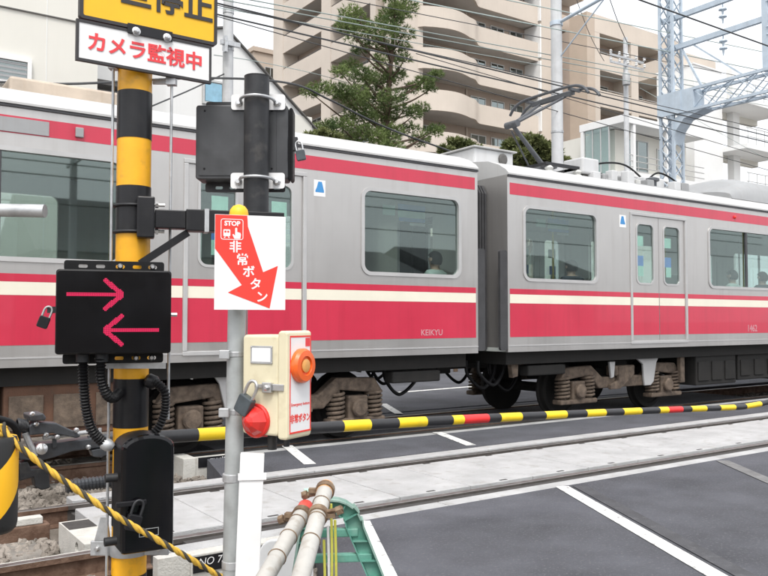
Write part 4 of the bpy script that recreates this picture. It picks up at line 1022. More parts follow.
CL = [(395,-6,16,1),(404,8,15,1),(390,18,14,1),(352,14,13,.9),(347,26,11,.8),(362,27,13,.9),(382,30,17,1),(402,34,13,.8),(352,38,8,.4),(372,42,14,.9),
      (396,50,15,.9),(404,60,8,.5),(385,60,14,.8),(350,66,10,.6),(340,72,9,.6),(362,76,15,1),(380,80,18,1.1),(395,74,12,.8),(338,90,12,.9),(320,88,11,.8),(310,92,8,.6),
      (352,96,17,1.1),(372,98,18,1.2),(392,98,15,.9),(412,88,9,.8),(424,82,10,.9),(436,75,8,.8),(430,90,7,.5),(404,110,10,.6),(420,108,10,.8),(414,115,8,.6),(360,116,18,1.2),(380,116,18,1.2),
      (340,126,13,1),(326,127,10,.8),(310,130,9,.7),(390,132,14,1),(368,134,16,1.1),(410,128,10,.6),(432,132,10,.8),(420,140,12,.8),(440,128,6,.5),(345,142,14,1),(385,146,18,1),(360,50,8,.5),(395,12,14,.8)]
cl = []; brn = MB()
for px, py, r, d in CL:
    y = TRY + random.uniform(-1.3, 1.3); c = PY(px, py, y); R = r/800*32.5
    cl.append((c, R*1.03, d*r/12))
    a = trunk_at(max(2.5, c.z - .25*abs(c.x-tb.x) - .5)); m = a.lerp(c, .55) + Vector((0,0,-.1))
    brn.tube(smooth_path([a, m, c], 5), lambda i: .06*(1-i/13), 6)
obj('branches', brn, 'bark', pine, smooth=60)
raw('crown', blades(cl, 200, .17, .03), 'needles', pine)
def shrub(name, label, clumps_px, y, n, group=None, ln=.13, wd=.07):
    c0 = PY(clumps_px[0][0], 300, y); t = thing(name, label, 'shrub', (c0.x, y, -.3), group)
    cs = []; st = MB()
    for px, py, r in clumps_px:
        yy = y + random.uniform(-.4,.4); c = PY(px, py, yy); R = r/800*(c-CAM).length
        cs.append((c, R, r/10)); st.tube([(c0.x, y, -.3), ((c0.x+c.x)/2, y, c.z*.5), tuple(c)], .05, 6)
    obj('stems', st, 'bark', t); raw('foliage', blades(cs, n, ln, wd, .2), 'leaves', t)
shrub('hedge', 'rounded green hedge behind the pantograph', [(515,148,14),(530,142,12),(540,148,13),(552,152,10),(522,158,14),(545,160,14),(562,162,8)], 17.5, 260)
shrub('shrub', 'low green shrub left of the roof box behind the train', [(455,143,8),(466,146,9),(446,150,8),(476,150,7)], 18.5, 170)
shrub('shrub', 'thin leafy shrub between the pine and the gable house', [(322,133,7),(334,138,8),(310,136,6)], 22, 150)
# ------------------------------------------------------------------ foreground: crossing equipment
UP = Vector((0,0,1))
def axes(ang): return Vector((cos(ang), sin(ang), 0)), Vector((-sin(ang), cos(ang), 0))
def face_frame(o, ang):          # text frame on a face turned toward the viewer
    ax, ay = axes(ang); return frame3(o, ax, UP, -ay)
RANG = HEAD - pi/2                # heading of the picture's right-hand direction
def poly_at(F, pts, z=0): return MB(F).add([(p[0], p[1], z) for p in pts], [tuple(range(len(pts)))])
# --- yellow and black signal pole
YP = PY(132, 320, 3.35); YPX, YPY = YP.x, 3.35
sp = thing('signal_pole', 'yellow and black banded steel signal pole carrying the signs', 'pole', (YPX, YPY, -.3))
obj('shaft', MB().cyl((YPX,YPY,-.3), (YPX,YPY,3.4), .070, n=32), 'yellow_paint', sp, smooth=40)
def zy(py, y=YPY, px=132): return PY(px, py, y).z
z0 = zy(140)
for k in range(-3, 7):
    a = z0 - .4*k; obj('black_band', MB().cyl((YPX,YPY,a-.0), (YPX,YPY,a+.2), .0716, n=32), 'black_paint', sp, smooth=40)
zc = zy(546)
cb = obj('collar', MB().cyl((YPX,YPY,zc-.028), (YPX,YPY,zc+.028), .077, n=32), 'galvanised', sp, smooth=40)
axr, ayr = axes(RANG)
FP_ = frame((YPX,YPY,0), RANG)
obj('collar_lug', MB(FP_).box(.07,.17,-.03,-.015,zc-.028,zc+.028), 'galvanised', cb, bevel=.003)
obj('collar_lug', MB(FP_).box(-.15,-.07,-.03,-.015,zc-.03,zc+.03).prism([(-.135,zc+.03),(-.07,zc+.03),(-.085,zc+.13),(-.11,zc+.13)],-.03,-.015), 'galvanised', cb, bevel=.003)
for x in (-.12, .13): obj('bolt', MB(FP_).lathe((x,-.03,zc),(0,-1,0),[(.011,0),(.011,.01),(.006,.016)],6), 'steel_bright', cb)
# thin galvanised rods beside the pole
rl = MB(FP_).cyl((-.075,-.05,-.3),(-.075,-.05,2.66),.006,n=8); tag(obj('conduit_rod', rl, 'galvanised', smooth=40), 'thin galvanised rod left of the yellow pole', 'rod')
rl = MB(FP_).cyl((.15,.02,zy(420)),(.15,.02,2.62),.006,n=8)
rr_ = tag(obj('conduit_rod', rl, 'galvanised', smooth=40), 'thin galvanised rod right of the yellow pole', 'rod')
zf = zy(364.5); tb_ = obj('flat_bar', MB(FP_).box(-.10,.165,-.085,-.0775,zf-.012,zf+.012), 'galvanised', sp)
obj('rod_clamp', MB(FP_).box(.13,.17,.0,.035,zy(79)-.02,zy(79)+.02).bar((.07,.02,zy(80)),(.14,.02,zy(80)),.012,.02), 'galvanised', sp)
obj('rod_clamp', MB(FP_).bar((-.10,-.0,zy(52)),(-.05,-.03,zy(66)),.02,.03).box(-.095,-.06,-.06,-.02,zy(72),zy(66)), 'galvanised', sp)
# --- signs at the top
SYN = 3.25
cs = thing('camera_sign', 'white sign with red Japanese lettering and black border on the pole', 'sign', (1.07, SYN, 2.66))
obj('board', MB().box(.788,1.349,SYN,SYN+.012,2.577,2.739), 'sign_white', cs, bevel=.002)
obj('border', MB().holed([(.786,2.575),(1.351,2.575),(1.351,2.741),(.786,2.741)], [[(.796,2.586),(1.341,2.586),(1.341,2.730),(.796,2.730)]], SYN-.003, SYN+.014), 'letter_dark', cs)
text('lettering', 'カメラ監視中', frame3((1.069,SYN-.002,2.655), Vector((1,0,0)), UP, Vector((0,-1,0))), .081, 'letter_red', cs, bold=.0022)
ys = thing('stop_sign', 'yellow sign with black Japanese lettering at the top of the pole', 'sign', (1.085, SYN, 2.86))
obj('board', MB().prism(rr(.803,1.370,2.752,3.05,.012), SYN, SYN+.02), 'sign_yellow', ys)
obj('border', MB().holed(rr(.797,1.376,2.746,3.056,.014), [rr(.811,1.362,2.760,3.042,.008)], SYN-.004, SYN+.024), 'letter_dark', ys)
text('lettering', '一旦停止', frame3((1.088,SYN-.003,2.893), Vector((1,0,0)), UP, Vector((0,-1,0))), .135, 'letter_dark', ys, bold=.0035)
sb_ = obj('sign_bracket', MB().box(.99,1.17,SYN+.015,SYN+.07,2.70,2.80).box(.985,1.175,SYN-.008,SYN-.004,2.722,2.765), 'black_paint', sp, bevel=.002)
for x in (1.02, 1.15): obj('bolt', MB().lathe((x,SYN-.008,2.735),(0,-1,0),[(.018,0),(.018,.004),(.012,.006),(.012,.016),(.006,.018)],12), 'steel_bright', sb_)
# --- arrow indicator (front) and the same kind of box seen from behind
def signal_box(name, label, o, ang, w, h, d, mat_body, front):
    t = thing(name, label, 'signal', o); ax, ay = axes(ang); F = frame(o, ang)
    obj('housing', MB(F).prism(rr(-w/2,w/2,-h/2,h/2,.012,4), -d/2, d/2), mat_body, t, bevel=.004)
    for s in (-1, 1):
        zc = s*(h/2 + .021)
        holes = [rr(x-.017,x+.017,zc-.006-(.002),zc+.006,.0055,3) for x in (-.12,-.055,.02,.085,.145)]
        hz0, hz1 = (h/2+.0005, h/2+.042) if s > 0 else (-h/2-.042, -h/2-.0005)
        obj('mounting_flange', MB(F).holed(rr(-w/2+.022,w/2-.022,hz0,hz1,.01,3), holes, d/2-.02, d/2-.012), mat_body, t)
    return t, F
ac_o = PD(114.5, 312, 3.16)
ind, IF = signal_box('arrow_indicator', 'black train direction indicator with two lit red arrows', tuple(ac_o), radians(-16), .425, .325, .13, 'black_plastic', True)
fw = -.071
obj('front_plate', MB(IF).prism(rr(-.21,.21,-.158,.158,.014,4), fw, -.0655), 'black_glossy', ind, bevel=.0015)
def arrow_leds(flip, cx, cz):
    sc = 3.14/800; pitch = .0047; mb = MB(IF); n = 0
    P0 = [Vector((-25,0)), Vector((25,0))]
    segs = [(Vector((-25,0)),Vector((22,0))),(Vector((25,0)),Vector((9,13.5))),(Vector((25,0)),Vector((9,-13.5)))]
    i0 = int(.12/pitch)
    for i in range(-i0, i0+1):
        for j in range(-i0, i0+1):
            q = Vector((i*pitch/sc, j*pitch/sc))
            ok = False
            for a, b in segs:
                d = b-a; t = max(0, min(1, (q-a).dot(d)/d.length_squared)); 
                if (a + d*t - q).length < 2.35: ok = True
            if q.x > 25.5: ok = False
            if ok:
                x = cx + (-1 if flip else 1)*i*pitch; z = cz + j*pitch; s = .00175
                mb.add([(x-s,fw-.0012,z-s),(x+s,fw-.0012,z-s),(x+s,fw-.0012,z+s),(x-s,fw-.0012,z+s)], [(0,1,2,3)])
    return obj('lit_arrow', mb, 'arrow_led', ind)
arrow_leds(False, (97-114.5)*3.14/800, (312-295)*3.14/800)
arrow_leds(True, (130-114.5)*3.14/800, (312-330)*3.14/800)
for x, z in ((-.12,.184),(.02,.184),(.145,.184),(-.12,-.184),(.085,-.184),(.145,-.184)):
    if (x, z) in ((.02,.184),(.145,.184),(.085,-.184),(.145,-.184)): obj('bolt', MB(IF).lathe((x,.05,z),(0,-1,0),[(.012,0),(.012,.008),(.007,.018)],8), 'steel_bright', ind)
def padlock(par, F, x, y, z, s=1.0, tilt=0.0, mat='padlock', mat2='steel_bright'):
    G = F @ Matrix.Translation((x,y,z)) @ Matrix.Rotation(tilt, 4, 'Y')
    b = obj('padlock', MB(G).prism(rr(-.016*s,.016*s,-.052*s,-.016*s,.005*s,3), -.008*s, .008*s), mat, par, bevel=.002*s)
    pts = [(-.011*s,0,-.016*s),(-.011*s,0,.004*s),(-.007*s,0,.013*s),(0,0,.016*s),(.007*s,0,.013*s),(.011*s,0,.004*s),(.011*s,0,-.016*s)]
    obj('shackle', MB(G).tube(smooth_path(pts,4), .0032*s, 8), mat2, par, smooth=60)
obj('hasp', MB(IF).box(-.245,-.214,-.02,.0,-.005,.02), 'dark_metal', ind); padlock(ind, IF, -.242, -.022, .0, 1.25, .35, 'black_paint', 'galvanised_dull')
obj('side_bolt', MB(IF).cyl((.215,0,-.01),(.24,0,-.01),.008,n=8), 'steel_bright', ind)
for x in (-.115, -.045): obj('gland', MB(IF).cyl((x,-.0,-.165),(x,-.0,-.195),.026,n=14), 'dark_metal', ind, smooth=40)
# --- arm to the black pipe
AR = radians(-18); FA = frame((YPX,YPY,0), AR); za = PY(170, 221, 3.3).z
arm = thing('support_arm', 'black square arm bolted to the yellow pole holding a vertical pipe', 'arm', (YPX, YPY, za))
obj('clamp_block', MB(FA).box(.015,.085,-.12,-.055,za-.085,za+.085), 'black_paint', arm, bevel=.006)
obj('beam', MB(FA).box(.086,.21,-.11,-.045,za-.042,za+.034).box(.2101,.62,-.115,-.035,za-.05,za+.04), 'black_paint', arm, bevel=.004)
obj('diagonal_brace', MB(FA).bar((.22,-.08,za-.055),(.03,-.085,za-.19),.02,.03), 'black_paint', arm)
for dz in (-.055, .055):
    pts = [(.03,-.125,za+dz)] + [(.078*cos(t), .078*sin(t), za+dz) for t in [radians(q) for q in range(-60, -241, -20)]] + [(-.0,-.09,za+dz)]
    obj('u_bolt', MB(FA).tube([( .078*cos(t), .078*sin(t), za+dz) for t in [2*pi*k/24 for k in range(25)]], .006, 8), 'dark_metal', arm, smooth=60)
    obj('bolt', MB(FA).cyl((.085,-.085,za+dz),(.125,-.085,za+dz),.007,n=8).cyl((.087,-.085,za+dz),(.10,-.085,za+dz),.013,n=6), 'steel_bright', arm)
obj('strap', MB(FA).box(.285,.303,-.118,-.032,za-.053,za+.043), 'galvanised', arm)
pc = PD(256, 220, 3.5); 
bp = obj('vertical_pipe', MB().cyl((pc.x,pc.y,za-.06),(pc.x,pc.y,PD(256,76,3.5).z),.055,n=32), 'dark_metal', arm, smooth=40)
obj('pipe_cap', MB().cyl((pc.x,pc.y,PD(256,76,3.5).z),(pc.x,pc.y,PD(256,76,3.5).z+.004),.0555,n=32), 'black_plastic', arm)
bo = PD(244, 145, 3.5 + .13)
bbx, BF = signal_box('signal_box', 'back of a dark grey signal box clamped to the black pipe', tuple(bo), RANG, .41, .333, .12, 'box_back', False)
off = (pc - bo).dot(axr)
obj('back_panel', MB(BF).prism(rr(-.19,.155,-.15,.15,.006,2), -.064, -.0601), 'box_back', bbx)
for x in (-.165, .135):
    for z in (-.12, .14): obj('screw', MB(BF).lathe((x,-.064,z),(0,-1,0),[(.005,0),(.004,.003)],8), 'black_plastic', bbx)
for s in (-1, 1):
    z = s*.176
    pl_ = obj('clamp_plate', MB(BF).prism(rr(off-.12,off+.12,z-.035,z+.035,.012,3), .0385-.06-.055, .0385-.06-.051), 'sign_white', bbx)
    pts = [(off+.075*cos(t), -.083-.05*0 + .062*(-sin(t)) - .0, z+.012) for t in [pi*k/12 for k in range(13)]]
    pts = [(off-.075,-.075,z+.0)] + [(off+.075*cos(t), -.09 - .10*sin(t), z) for t in [pi - pi*k/14 for k in range(15)]] + [(off+.075,-.075,z)]
    obj('u_bolt', MB(BF).tube(pts, .007, 8), 'galvanised', bbx, smooth=60)
    for x in (off-.085, off+.085):
        obj('bolt', MB(BF).lathe((x,-.076,z-.004),(0,-1,0),[(.017,0),(.017,.006),(.01,.008),(.01,.018)],8), 'steel_bright', bbx)
obj('door_edge', MB(BF).prism(rr(.2055,.225,-.165,.165,.012,3), -.02, .055), 'black_plastic', bbx)
obj('hasp', MB(BF).box(.2255,.245,-.03,.0,-.03,.03), 'dark_metal', bbx); padlock(bbx, BF, .252, -.03, -.01, 1.3, -.2)
# --- black control box on the pole foot
ko = PD(143, 489, 3.2)
kb = thing('control_box', 'glossy black control box with round top and padlock on the yellow pole', 'box', tuple(ko)); KF = frame(tuple(ko), radians(-5))
kw, kh = .098, .225
prof = [(-kw,-kh),(kw,-kh)] + [(kw*cos(t), .172 + .053*sin(t)) for t in [pi*k/14 for k in range(15)]]
obj('housing', MB(KF).prism(prof, -.06, .09), 'black_plastic', kb, bevel=.006)
obj('lid', MB(KF).prism([(x*1.04, z*1.015) for x, z in prof], -.092, -.0605), 'black_glossy', kb, bevel=.02)
obj('nameplate', MB(KF).holed([(-.035,-.165),(.04,-.165),(.04,-.135),(-.035,-.135)], [[(-.033,-.163),(.038,-.163),(.038,-.137),(-.033,-.137)]], -.0945, -.0925), 'galvanised_dull', kb)
obj('hasp', MB(KF).box(-.125,-.01,-.107,-.093,-.04,-.02), 'black_paint', kb, bevel=.003); padlock(kb, KF, -.045, -.115, -.045, 1.7, .3, 'black_paint', 'dark_metal')
for z in (-.185, .06): obj('side_knob', MB(KF).cyl((-.105,-.02,z),(-.15,-.02,z),.017,n=12), 'dark_metal', kb, smooth=40)
# --- corrugated hoses
def hose(label, pts, r):
    P, R_ = corrugated(pts, r); return tag(obj('cable_hose', MB().tube(P, R_, 12), 'black_plastic'), label, 'hose', 'corrugated cable hoses')
hose('long corrugated black hose hanging from the left of the arrow indicator', [PD(83,358,3.13), PD(84,385,3.13), PD(86,408,3.14), PD(92,430,3.16), PD(104,443,3.2)], .0185)
hose('short corrugated black hose curving from the arrow indicator to the pole', [PD(101,358,3.13), PD(101,378,3.13), PD(106,393,3.15), PD(113,398,3.19), PD(119,393,3.24)], .0185)
hose('corrugated black hose bulging right of the pole above the control box', [PD(149,381,3.3), PD(158,384,3.28), PD(165,393,3.27), PD(165,410,3.27), PD(160,425,3.26), PD(153,434,3.25)], .017)
obj('hose_gland', MB().lathe(PD(103.5,443,3.2), PD(112,447,3.2)-PD(103.5,443,3.2), [(.02,-.005),(.024,.0),(.026,.02),(.02,.035),(.012,.045)], 14), 'galvanised', sp, smooth=40)
obj('hose_gland', MB().lathe(PD(148,380,3.3), PD(160,385,3.3)-PD(148,380,3.3), [(.02,-.01),(.03,.0),(.03,.03),(.022,.04)], 12), 'black_paint', sp, smooth=40)
# --- gate machine, casting and boom
GYB = 4.30
gm = thing('gate_machine', 'dark grey gate lifting mechanism with springs and bolts at the left', 'gate machine', (PY(20,430,GYB).x, GYB, -.3))
g0 = PY(-12, 470, GYB)
obj('cabinet', MB().box(g0.x-.50, PY(-14,470,GYB).x, GYB-.12, GYB+.26, -.05, 1.02), 'dark_metal', gm, bevel=.02)
obj('plinth', MB().box(g0.x-.54, PY(-14,470,GYB).x+.03, GYB-.2, GYB+.3, -.3, -.051), 'concrete', gm, bevel=.02)
def G(px, py, dy=0): return PY(px, py, GYB + dy)
def gpoly(name, pts, d0, d1, mat, bevel=.006):
    P = [PY(a, b, GYB) for a, b in pts]
    return obj(name, MB().prism([(p.x, p.z) for p in P], GYB+d0, GYB+d1), mat, gm, bevel=bevel)
gpoly('upper_lever', [(25,424),(30,420),(52,421),(60,425),(72,430),(76,434),(72,436),(58,433),(48,431),(26,433)], -.10, -.02, 'machine_grey')
gpoly('top_casting', [(24,413),(38,411),(41,415),(40,418),(25,419)], -.12, .03, 'machine_grey')
gpoly('boom_channel', [(36,443),(60,441),(120,433),(120,444),(70,450),(52,456),(36,460),(18,458),(17,450),(34,451)], -.05, .05, 'machine_grey')
gpoly('web_plate', [(50,436),(54,436),(54,446),(50,447)], -.06, -.04, 'machine_grey', .003)
gpoly('counterweight', [(18,462),(26,460),(30,468),(46,466),(48,478),(48,487),(40,489),(34,486),(32,476),(18,480)], -.04, .05, 'dark_metal')
gpoly('foot_plate', [(88,449),(104,446),(106,452),(98,456),(90,455)], -.06, .0, 'machine_grey', .003)
obj('spring', MB().tube([G(18+k*.16, 425+.03*k, -.05) + Vector((0, .03*cos(k*.8), .03*sin(k*.8))) for k in range(60)], .006, 6), 'dark_metal', gm, smooth=60)
obj('pivot', MB().lathe(G(41,448.5,-.055),(0,-1,0),[(.028,0),(.028,.02),(.018,.026),(.018,.045),(.008,.05)],14), 'steel_bright', gm, smooth=40)
for a, b in ((36,424),(32,414),(76,430),(46,435),(88,447),(57,437)): obj('bolt', MB().lathe(G(a,b,-.10 if a < 80 else -.06),(0,-1,0),[(.013,0),(.013,.012),(.007,.02)],8), 'steel_bright', gm)
obj('link_rod', MB().cyl(G(43,438,-.07), G(96,431,-.04), .011, n=8).cyl(G(25,433,-.07), G(35,456,-.06), .016, n=8).cyl(G(100,440,-.06), G(100,428,-.06), .008, n=6), 'galvanised', gm, smooth=40)
obj('cable', MB().tube(smooth_path([G(-20,415,-.15), G(2,420,-.15), G(12,424,-.14), G(17,432,-.12), G(16,446,-.1)], 6), .018, 8), 'black_plastic', gm, smooth=60)
hs_, hr_ = corrugated([G(66,487,.5), G(80,485,.5), G(96,483,.5), G(118,481,.5)], .035, .02, .12)
tag(obj('cable_hose', MB().tube(hs_, hr_, 14), 'machine_grey'), 'thick grey corrugated hose lying on the ballast beyond the rail', 'hose')
# boom
boom = thing('crossing_gate', 'long yellow and black gate arm with red bands lowered across the road', 'gate', (G(110,438).x, GYB, G(110,438).z))
ctrl = [(60,445),(110,440.5),(165,436.8),(250,431.5),(330,427),(420,421.8),(500,417.6),(580,413.7),(640,411),(690,409),(720,408),(742,407),(758,404.5),(772,401)]
def by(px):
    for (a, ya), (b, yb) in zip(ctrl, ctrl[1:]):
        if a <= px <= b: return ya + (yb-ya)*(px-a)/(b-a)
bnds = [(88,'machine_grey'),(120,'gate_black'),(197,'gate_yellow'),(228,'gate_black'),(262,'gate_red'),(275,'gate_yellow'),(308,'gate_black'),(342,'gate_yellow'),(369,'gate_black'),(397,'gate_yellow'),(425,'gate_black'),(451,'gate_yellow'),(462,'gate_red'),(487,'gate_black'),(499,'gate_yellow'),
        (520,'gate_black'),(544,'gate_yellow'),(565,'gate_black'),(585,'gate_yellow'),(604,'gate_black'),(622,'gate_yellow'),(640,'gate_black'),(658,'gate_yellow'),(667,'gate_red'),(681,'gate_black'),(690,'gate_yellow'),(705,'gate_black'),(719,'gate_yellow'),(734,'gate_black'),(745,'gate_yellow'),(760,'gate_black'),(772,None)]
for (a, mt), (b, _) in zip(bnds, bnds[1:]):
    n = max(2, int((b-a)/8)); pts = [PY(a+(b-a)*k/n, by(a+(b-a)*k/n), GYB) for k in range(n+1)]
    r0 = .036 - .011*max(0, (a-330)/440)
    obj('band', MB().tube(pts, r0, 16), mt, boom, smooth=60)

# --- emergency button post
EP = PD(236, 320, 2.4); EX, EY = EP.x, EP.y
ep = thing('button_post', 'thin galvanised post with yellow cap beside the white arrow poster', 'post', (EX, EY, -.3))
ztop = PD(239, 213, 2.4).z
tl = Vector((.012, -.004, 0))
obj('shaft', MB().cyl((EX-.02,EY+.006,-.3), (EX+.006,EY-.002,ztop), .0272, n=24), 'galvanised_dull', ep, smooth=40)
obj('cap', MB().lathe((EX+.006,EY-.002,ztop-.012),(0,0,1),[(.0285,0),(.0285,.012),(.026,.024),(.018,.034),(.006,.039)],20), 'sign_yellow', ep, smooth=60)
EFR = frame((EX,EY,0), RANG)
def ze(py): return PD(236, py, 2.4).z
for py in (354, 411): obj('pipe_clip', MB(EFR).box(-.042,-.012,-.04,-.02,ze(py)-.013,ze(py)+.013).cyl((0,0,ze(py)-.008),(0,0,ze(py)+.008),.029,n=20), 'galvanised', ep, bevel=.002)
for py in (476, 561): obj('pipe_band', MB(EFR).cyl((-.006,0,ze(py)-.012),(-.006,0,ze(py)+.012),.0305,n=20).box(.02,.075,-.03,-.026,ze(py)-.012,ze(py)+.012), 'galvanised', ep, bevel=.002)
# poster
PANG = RANG + radians(18); pol = PD(216, 216, 2.40)
po = thing('arrow_poster', 'white poster with big red arrow and white Japanese lettering on the post', 'poster', tuple(PD(251,262,2.34)))
pcn = PD(250.5, 262.5, 2.345); PW, PH = .207, .277
PF = frame3(pcn, axes(PANG)[0], UP, -axes(PANG)[1])
obj('board', MB(PF).box(-PW/2,PW/2,-PH/2,PH/2,-.004,0), 'sign_white', po)
def pn(x, y): return (-PW/2 + x*PW, PH/2 - y*PH)
arr = [(.004,.004),(.45,.004),(.46,.12),(.68,.60),(.89,.53),(.775,.985),(.185,.82),(.38,.74),(.004,.36)]
obj('red_arrow', poly_at(PF, [pn(*p) for p in arr], .0008), 'sign_red', po)
x0, z1 = pn(.08,.045); x1, z0_ = pn(.395,.265)
obj('icon_frame', MB(PF).holed(rr(x0,x1,z0_,z1,.007,4), [rr(x0+.0018,x1-.0018,z0_+.0018,z1-.0018,.0055,4)], .0010, .0014, 'z'), 'letter_white', po)
text('lettering', 'STOP', PF @ Matrix.Translation((*pn(.24,.095),.0012)), .019, 'letter_white', po, bold=.0007, ext=.0001)
ic = MB(PF); q = pn(.165,.20)
ic.holed(rr(q[0]-.010,q[0]+.010,q[1]-.008,q[1]+.012,.003,3), [rr(q[0]-.007,q[0]-.001,q[1]+.002,q[1]+.008,.001,2), rr(q[0]+.001,q[0]+.007,q[1]+.002,q[1]+.008,.001,2)], .001, .0014, 'z')
ic.prism([(q[0]-.009,q[1]-.013),(q[0]-.005,q[1]-.013),(q[0]-.003,q[1]-.009),(q[0]-.006,q[1]-.009)], .001, .0014, 'z'); ic.prism([(q[0]+.009,q[1]-.013),(q[0]+.005,q[1]-.013),(q[0]+.003,q[1]-.009),(q[0]+.006,q[1]-.009)], .001, .0014, 'z')
obj('train_icon', ic, 'letter_white', po)
q = pn(.30,.20); hnd = [(-.004,.016),(-.001,.018),(.002,.016),(.002,.005),(.011,.003),(.013,-.002),(.011,-.015),(-.006,-.015),(-.012,-.003),(-.009,-.001),(-.004,-.006)]
obj('hand_icon', poly_at(PF, [(q[0]+a_, q[1]+b_) for a_, b_ in hnd], .0012), 'letter_white', po)
for ch, x, y in (('非',.285,.345),('常',.385,.48),('ボ',.475,.605),('タ',.575,.735),('ン',.665,.87)):
    text('lettering', ch, PF @ Matrix.Translation((*pn(x,y),.0012)), .036, 'letter_white', po, bold=.0008, ext=.0001)
# cream emergency box
TH = radians(30)
bax = (axr*cos(TH) - Vector((cos(HEAD),sin(HEAD),0))*sin(TH)); bay = (axr*sin(TH) + Vector((cos(HEAD),sin(HEAD),0))*cos(TH))
corner = PD(287.5, 386, 2.27)                          # nearest vertical edge, mid height
BXF = frame3(corner, bax, bay, UP)                     # x runs along the left face toward the corner (x<0 on it), y along the button face
eb_ = thing('emergency_button_box', 'cream emergency box with orange push button and red lamp on the post', 'box', tuple(corner))
Lx, Ly, Hh = .168, .118, .150
obj('case', MB(BXF).prism(rr(-Lx,-.036,-Hh+.004,Hh-.006,.012,4), .004, Ly-.004), 'cream', eb_, bevel=.007)
obj('door', MB(BXF).prism(rr(-.0355,0,-Hh-.004,Hh+.006,.010,4), 0, Ly), 'cream', eb_, bevel=.006)
def lf(x, z): return (x, .004, z)                      # left face y = .004 looking -y
LFM = BXF @ frame3((0,.004,0), Vector((1,0,0)), UP, Vector((0,-1,0)))
npl = obj('nameplate', MB(LFM).box(-.136,-.056,.060,.112,.0005,.003), 'galvanised', eb_, bevel=.001)
obj('nameplate_face', MB(LFM).box(-.130,-.062,.066,.106,.0032,.0036), 'sign_white', npl)
for x in (-.133,-.059):
    for z in (.064,.108): obj('screw', MB(LFM).lathe((x,z,.003),(0,0,1),[(.003,0),(.002,.002)],8), 'steel_bright', npl)
obj('latch', MB(LFM).box(-.085,-.052,-.022,.008,.001,.014).box(-.052,-.012,-.016,.004,.001,.008).box(-.118,-.085,-.010,.002,.001,.006), 'steel_bright', eb_, bevel=.002)
obj('latch_hook', MB(LFM).lathe((-.066,-.007,.014),(0,0,1),[(.008,0),(.008,.006),(.005,.009)],10), 'steel_bright', eb_)
padlock(eb_, BXF, -.112, -.022, -.012, 1.55, radians(28))
obj('lamp_base', MB(LFM).lathe((-.114,-.105,.0),(0,0,1),[(.050,0),(.050,.006),(.046,.009)],24), 'red_lamp', eb_, smooth=30)
obj('lamp_lens', MB(LFM).lathe((-.114,-.105,.009),(0,0,1),[(.044,0),(.034,.014),(.017,.028),(.003,.033)],8), 'red_lamp', eb_)
BFM = BXF @ frame3((0,0,0), Vector((0,1,0)), UP, Vector((1,0,0)))
obj('notice', MB(BFM).box(.008,.112,-.138,.142,.0005,.0015), 'sign_white', eb_)
obj('notice_border', MB(BFM).holed([(.008,-.138),(.112,-.138),(.112,.142),(.008,.142)], [[(.0125,-.133),(.1075,-.133),(.1075,.137),(.0125,.137)]], .0016, .0021, 'z'), 'sign_red', eb_)
obj('notice_block', MB(BFM).box(.084,.106,.11,.135,.0017,.0022), 'letter_red', eb_)
text('lettering', '非常ボタン', BFM @ Matrix.Translation((.060,-.098,.002)), .026, 'sign_red', eb_, bold=.0008, ext=.0001, xs=.76)
text('lettering', 'Emergency button', BFM @ Matrix.Translation((.060,-.056,.002)), .0122, 'sign_red', eb_, bold=.0002, ext=.0001)
obj('push_button_ring', MB(BFM).lathe((.060,.055,.0022),(0,0,1),[(.050,0),(.050,.012),(.044,.021),(.028,.022),(.026,.016),(.019,.016)],32), 'orange', eb_, smooth=30)
obj('push_button', MB(BFM).lathe((.060,.055,.0185),(0,0,1),[(.0195,0),(.0195,.004),(.012,.006)],20), 'cap_orange', eb_, smooth=30)
obj('cable_gland', MB(BXF).cyl((-.10,.06,-Hh+.004),(-.10,.06,-Hh-.045),.014,n=14), 'dark_metal', eb_, smooth=40)
obj('cable_gland', MB(BXF).cyl((-.04,.05,-Hh),(-.04,.05,-Hh-.03),.009,n=10), 'dark_metal', eb_, smooth=40)
# white board hanging on the post
wb = PD(252, 453, 2.33); WF = frame(tuple(wb), RANG + radians(8))
wo_ = thing('white_board', 'narrow white board strapped upright to the post below the box', 'board', tuple(wb))
obj('panel', MB(WF @ Matrix.Rotation(radians(2.0), 4, 'Y')).prism(rr(-.033,.036,-.72,0,.004,3), -.012, .016), 'sign_white', wo_, bevel=.002)
obj('strap', MB(WF).box(-.039,.042,-.0165,-.0145,-.075,-.055), 'sign_white', wo_)
# rope from the striped pad to the post
def rope(label, pts, r):
    P = smooth_path(pts, 40); t = thing('rope', label, 'rope', tuple(P[len(P)//2]))
    for ph, mt in ((0,'rope_yellow'),(2*pi/3,'rope_yellow'),(4*pi/3,'rope_dark')):
        out = []; L_ = 0
        for i, p in enumerate(P):
            if i: L_ += (P[i]-P[i-1]).length
            t_ = (P[min(i+1,len(P)-1)] - P[max(i-1,0)]).normalized(); a_ = t_.cross(UP).normalized(); b_ = t_.cross(a_); w_ = ph + L_/.068*2*pi
            out.append(p + a_*(r*.55*cos(w_)) + b_*(r*.55*sin(w_)))
        obj('strand', MB().tube(out, r*.62, 8), mt, t, smooth=70)
    return t
rope('yellow and black twisted rope sagging from striped pad to the thin post', [PD(2,424,2.10), PD(12,440,2.10), PD(60,478,2.13), PD(115,515,2.18), PD(175,550,2.26), PD(226,580,2.37)], .0080)
gp = PD(-8, 485, 2.10)
pad = thing('striped_pad', 'black and yellow striped guard sleeve at the left edge', 'guard', (gp.x, gp.y, -.3))
zt, zb_ = PD(-8,437,2.1).z, PD(-8,533,2.1).z
stripe = bpy.data.materials.new('hazard_stripe'); stripe.use_nodes = True
nt = stripe.node_tree; b_ = nt.nodes['Principled BSDF']; b_.inputs['Roughness'].default_value = .45
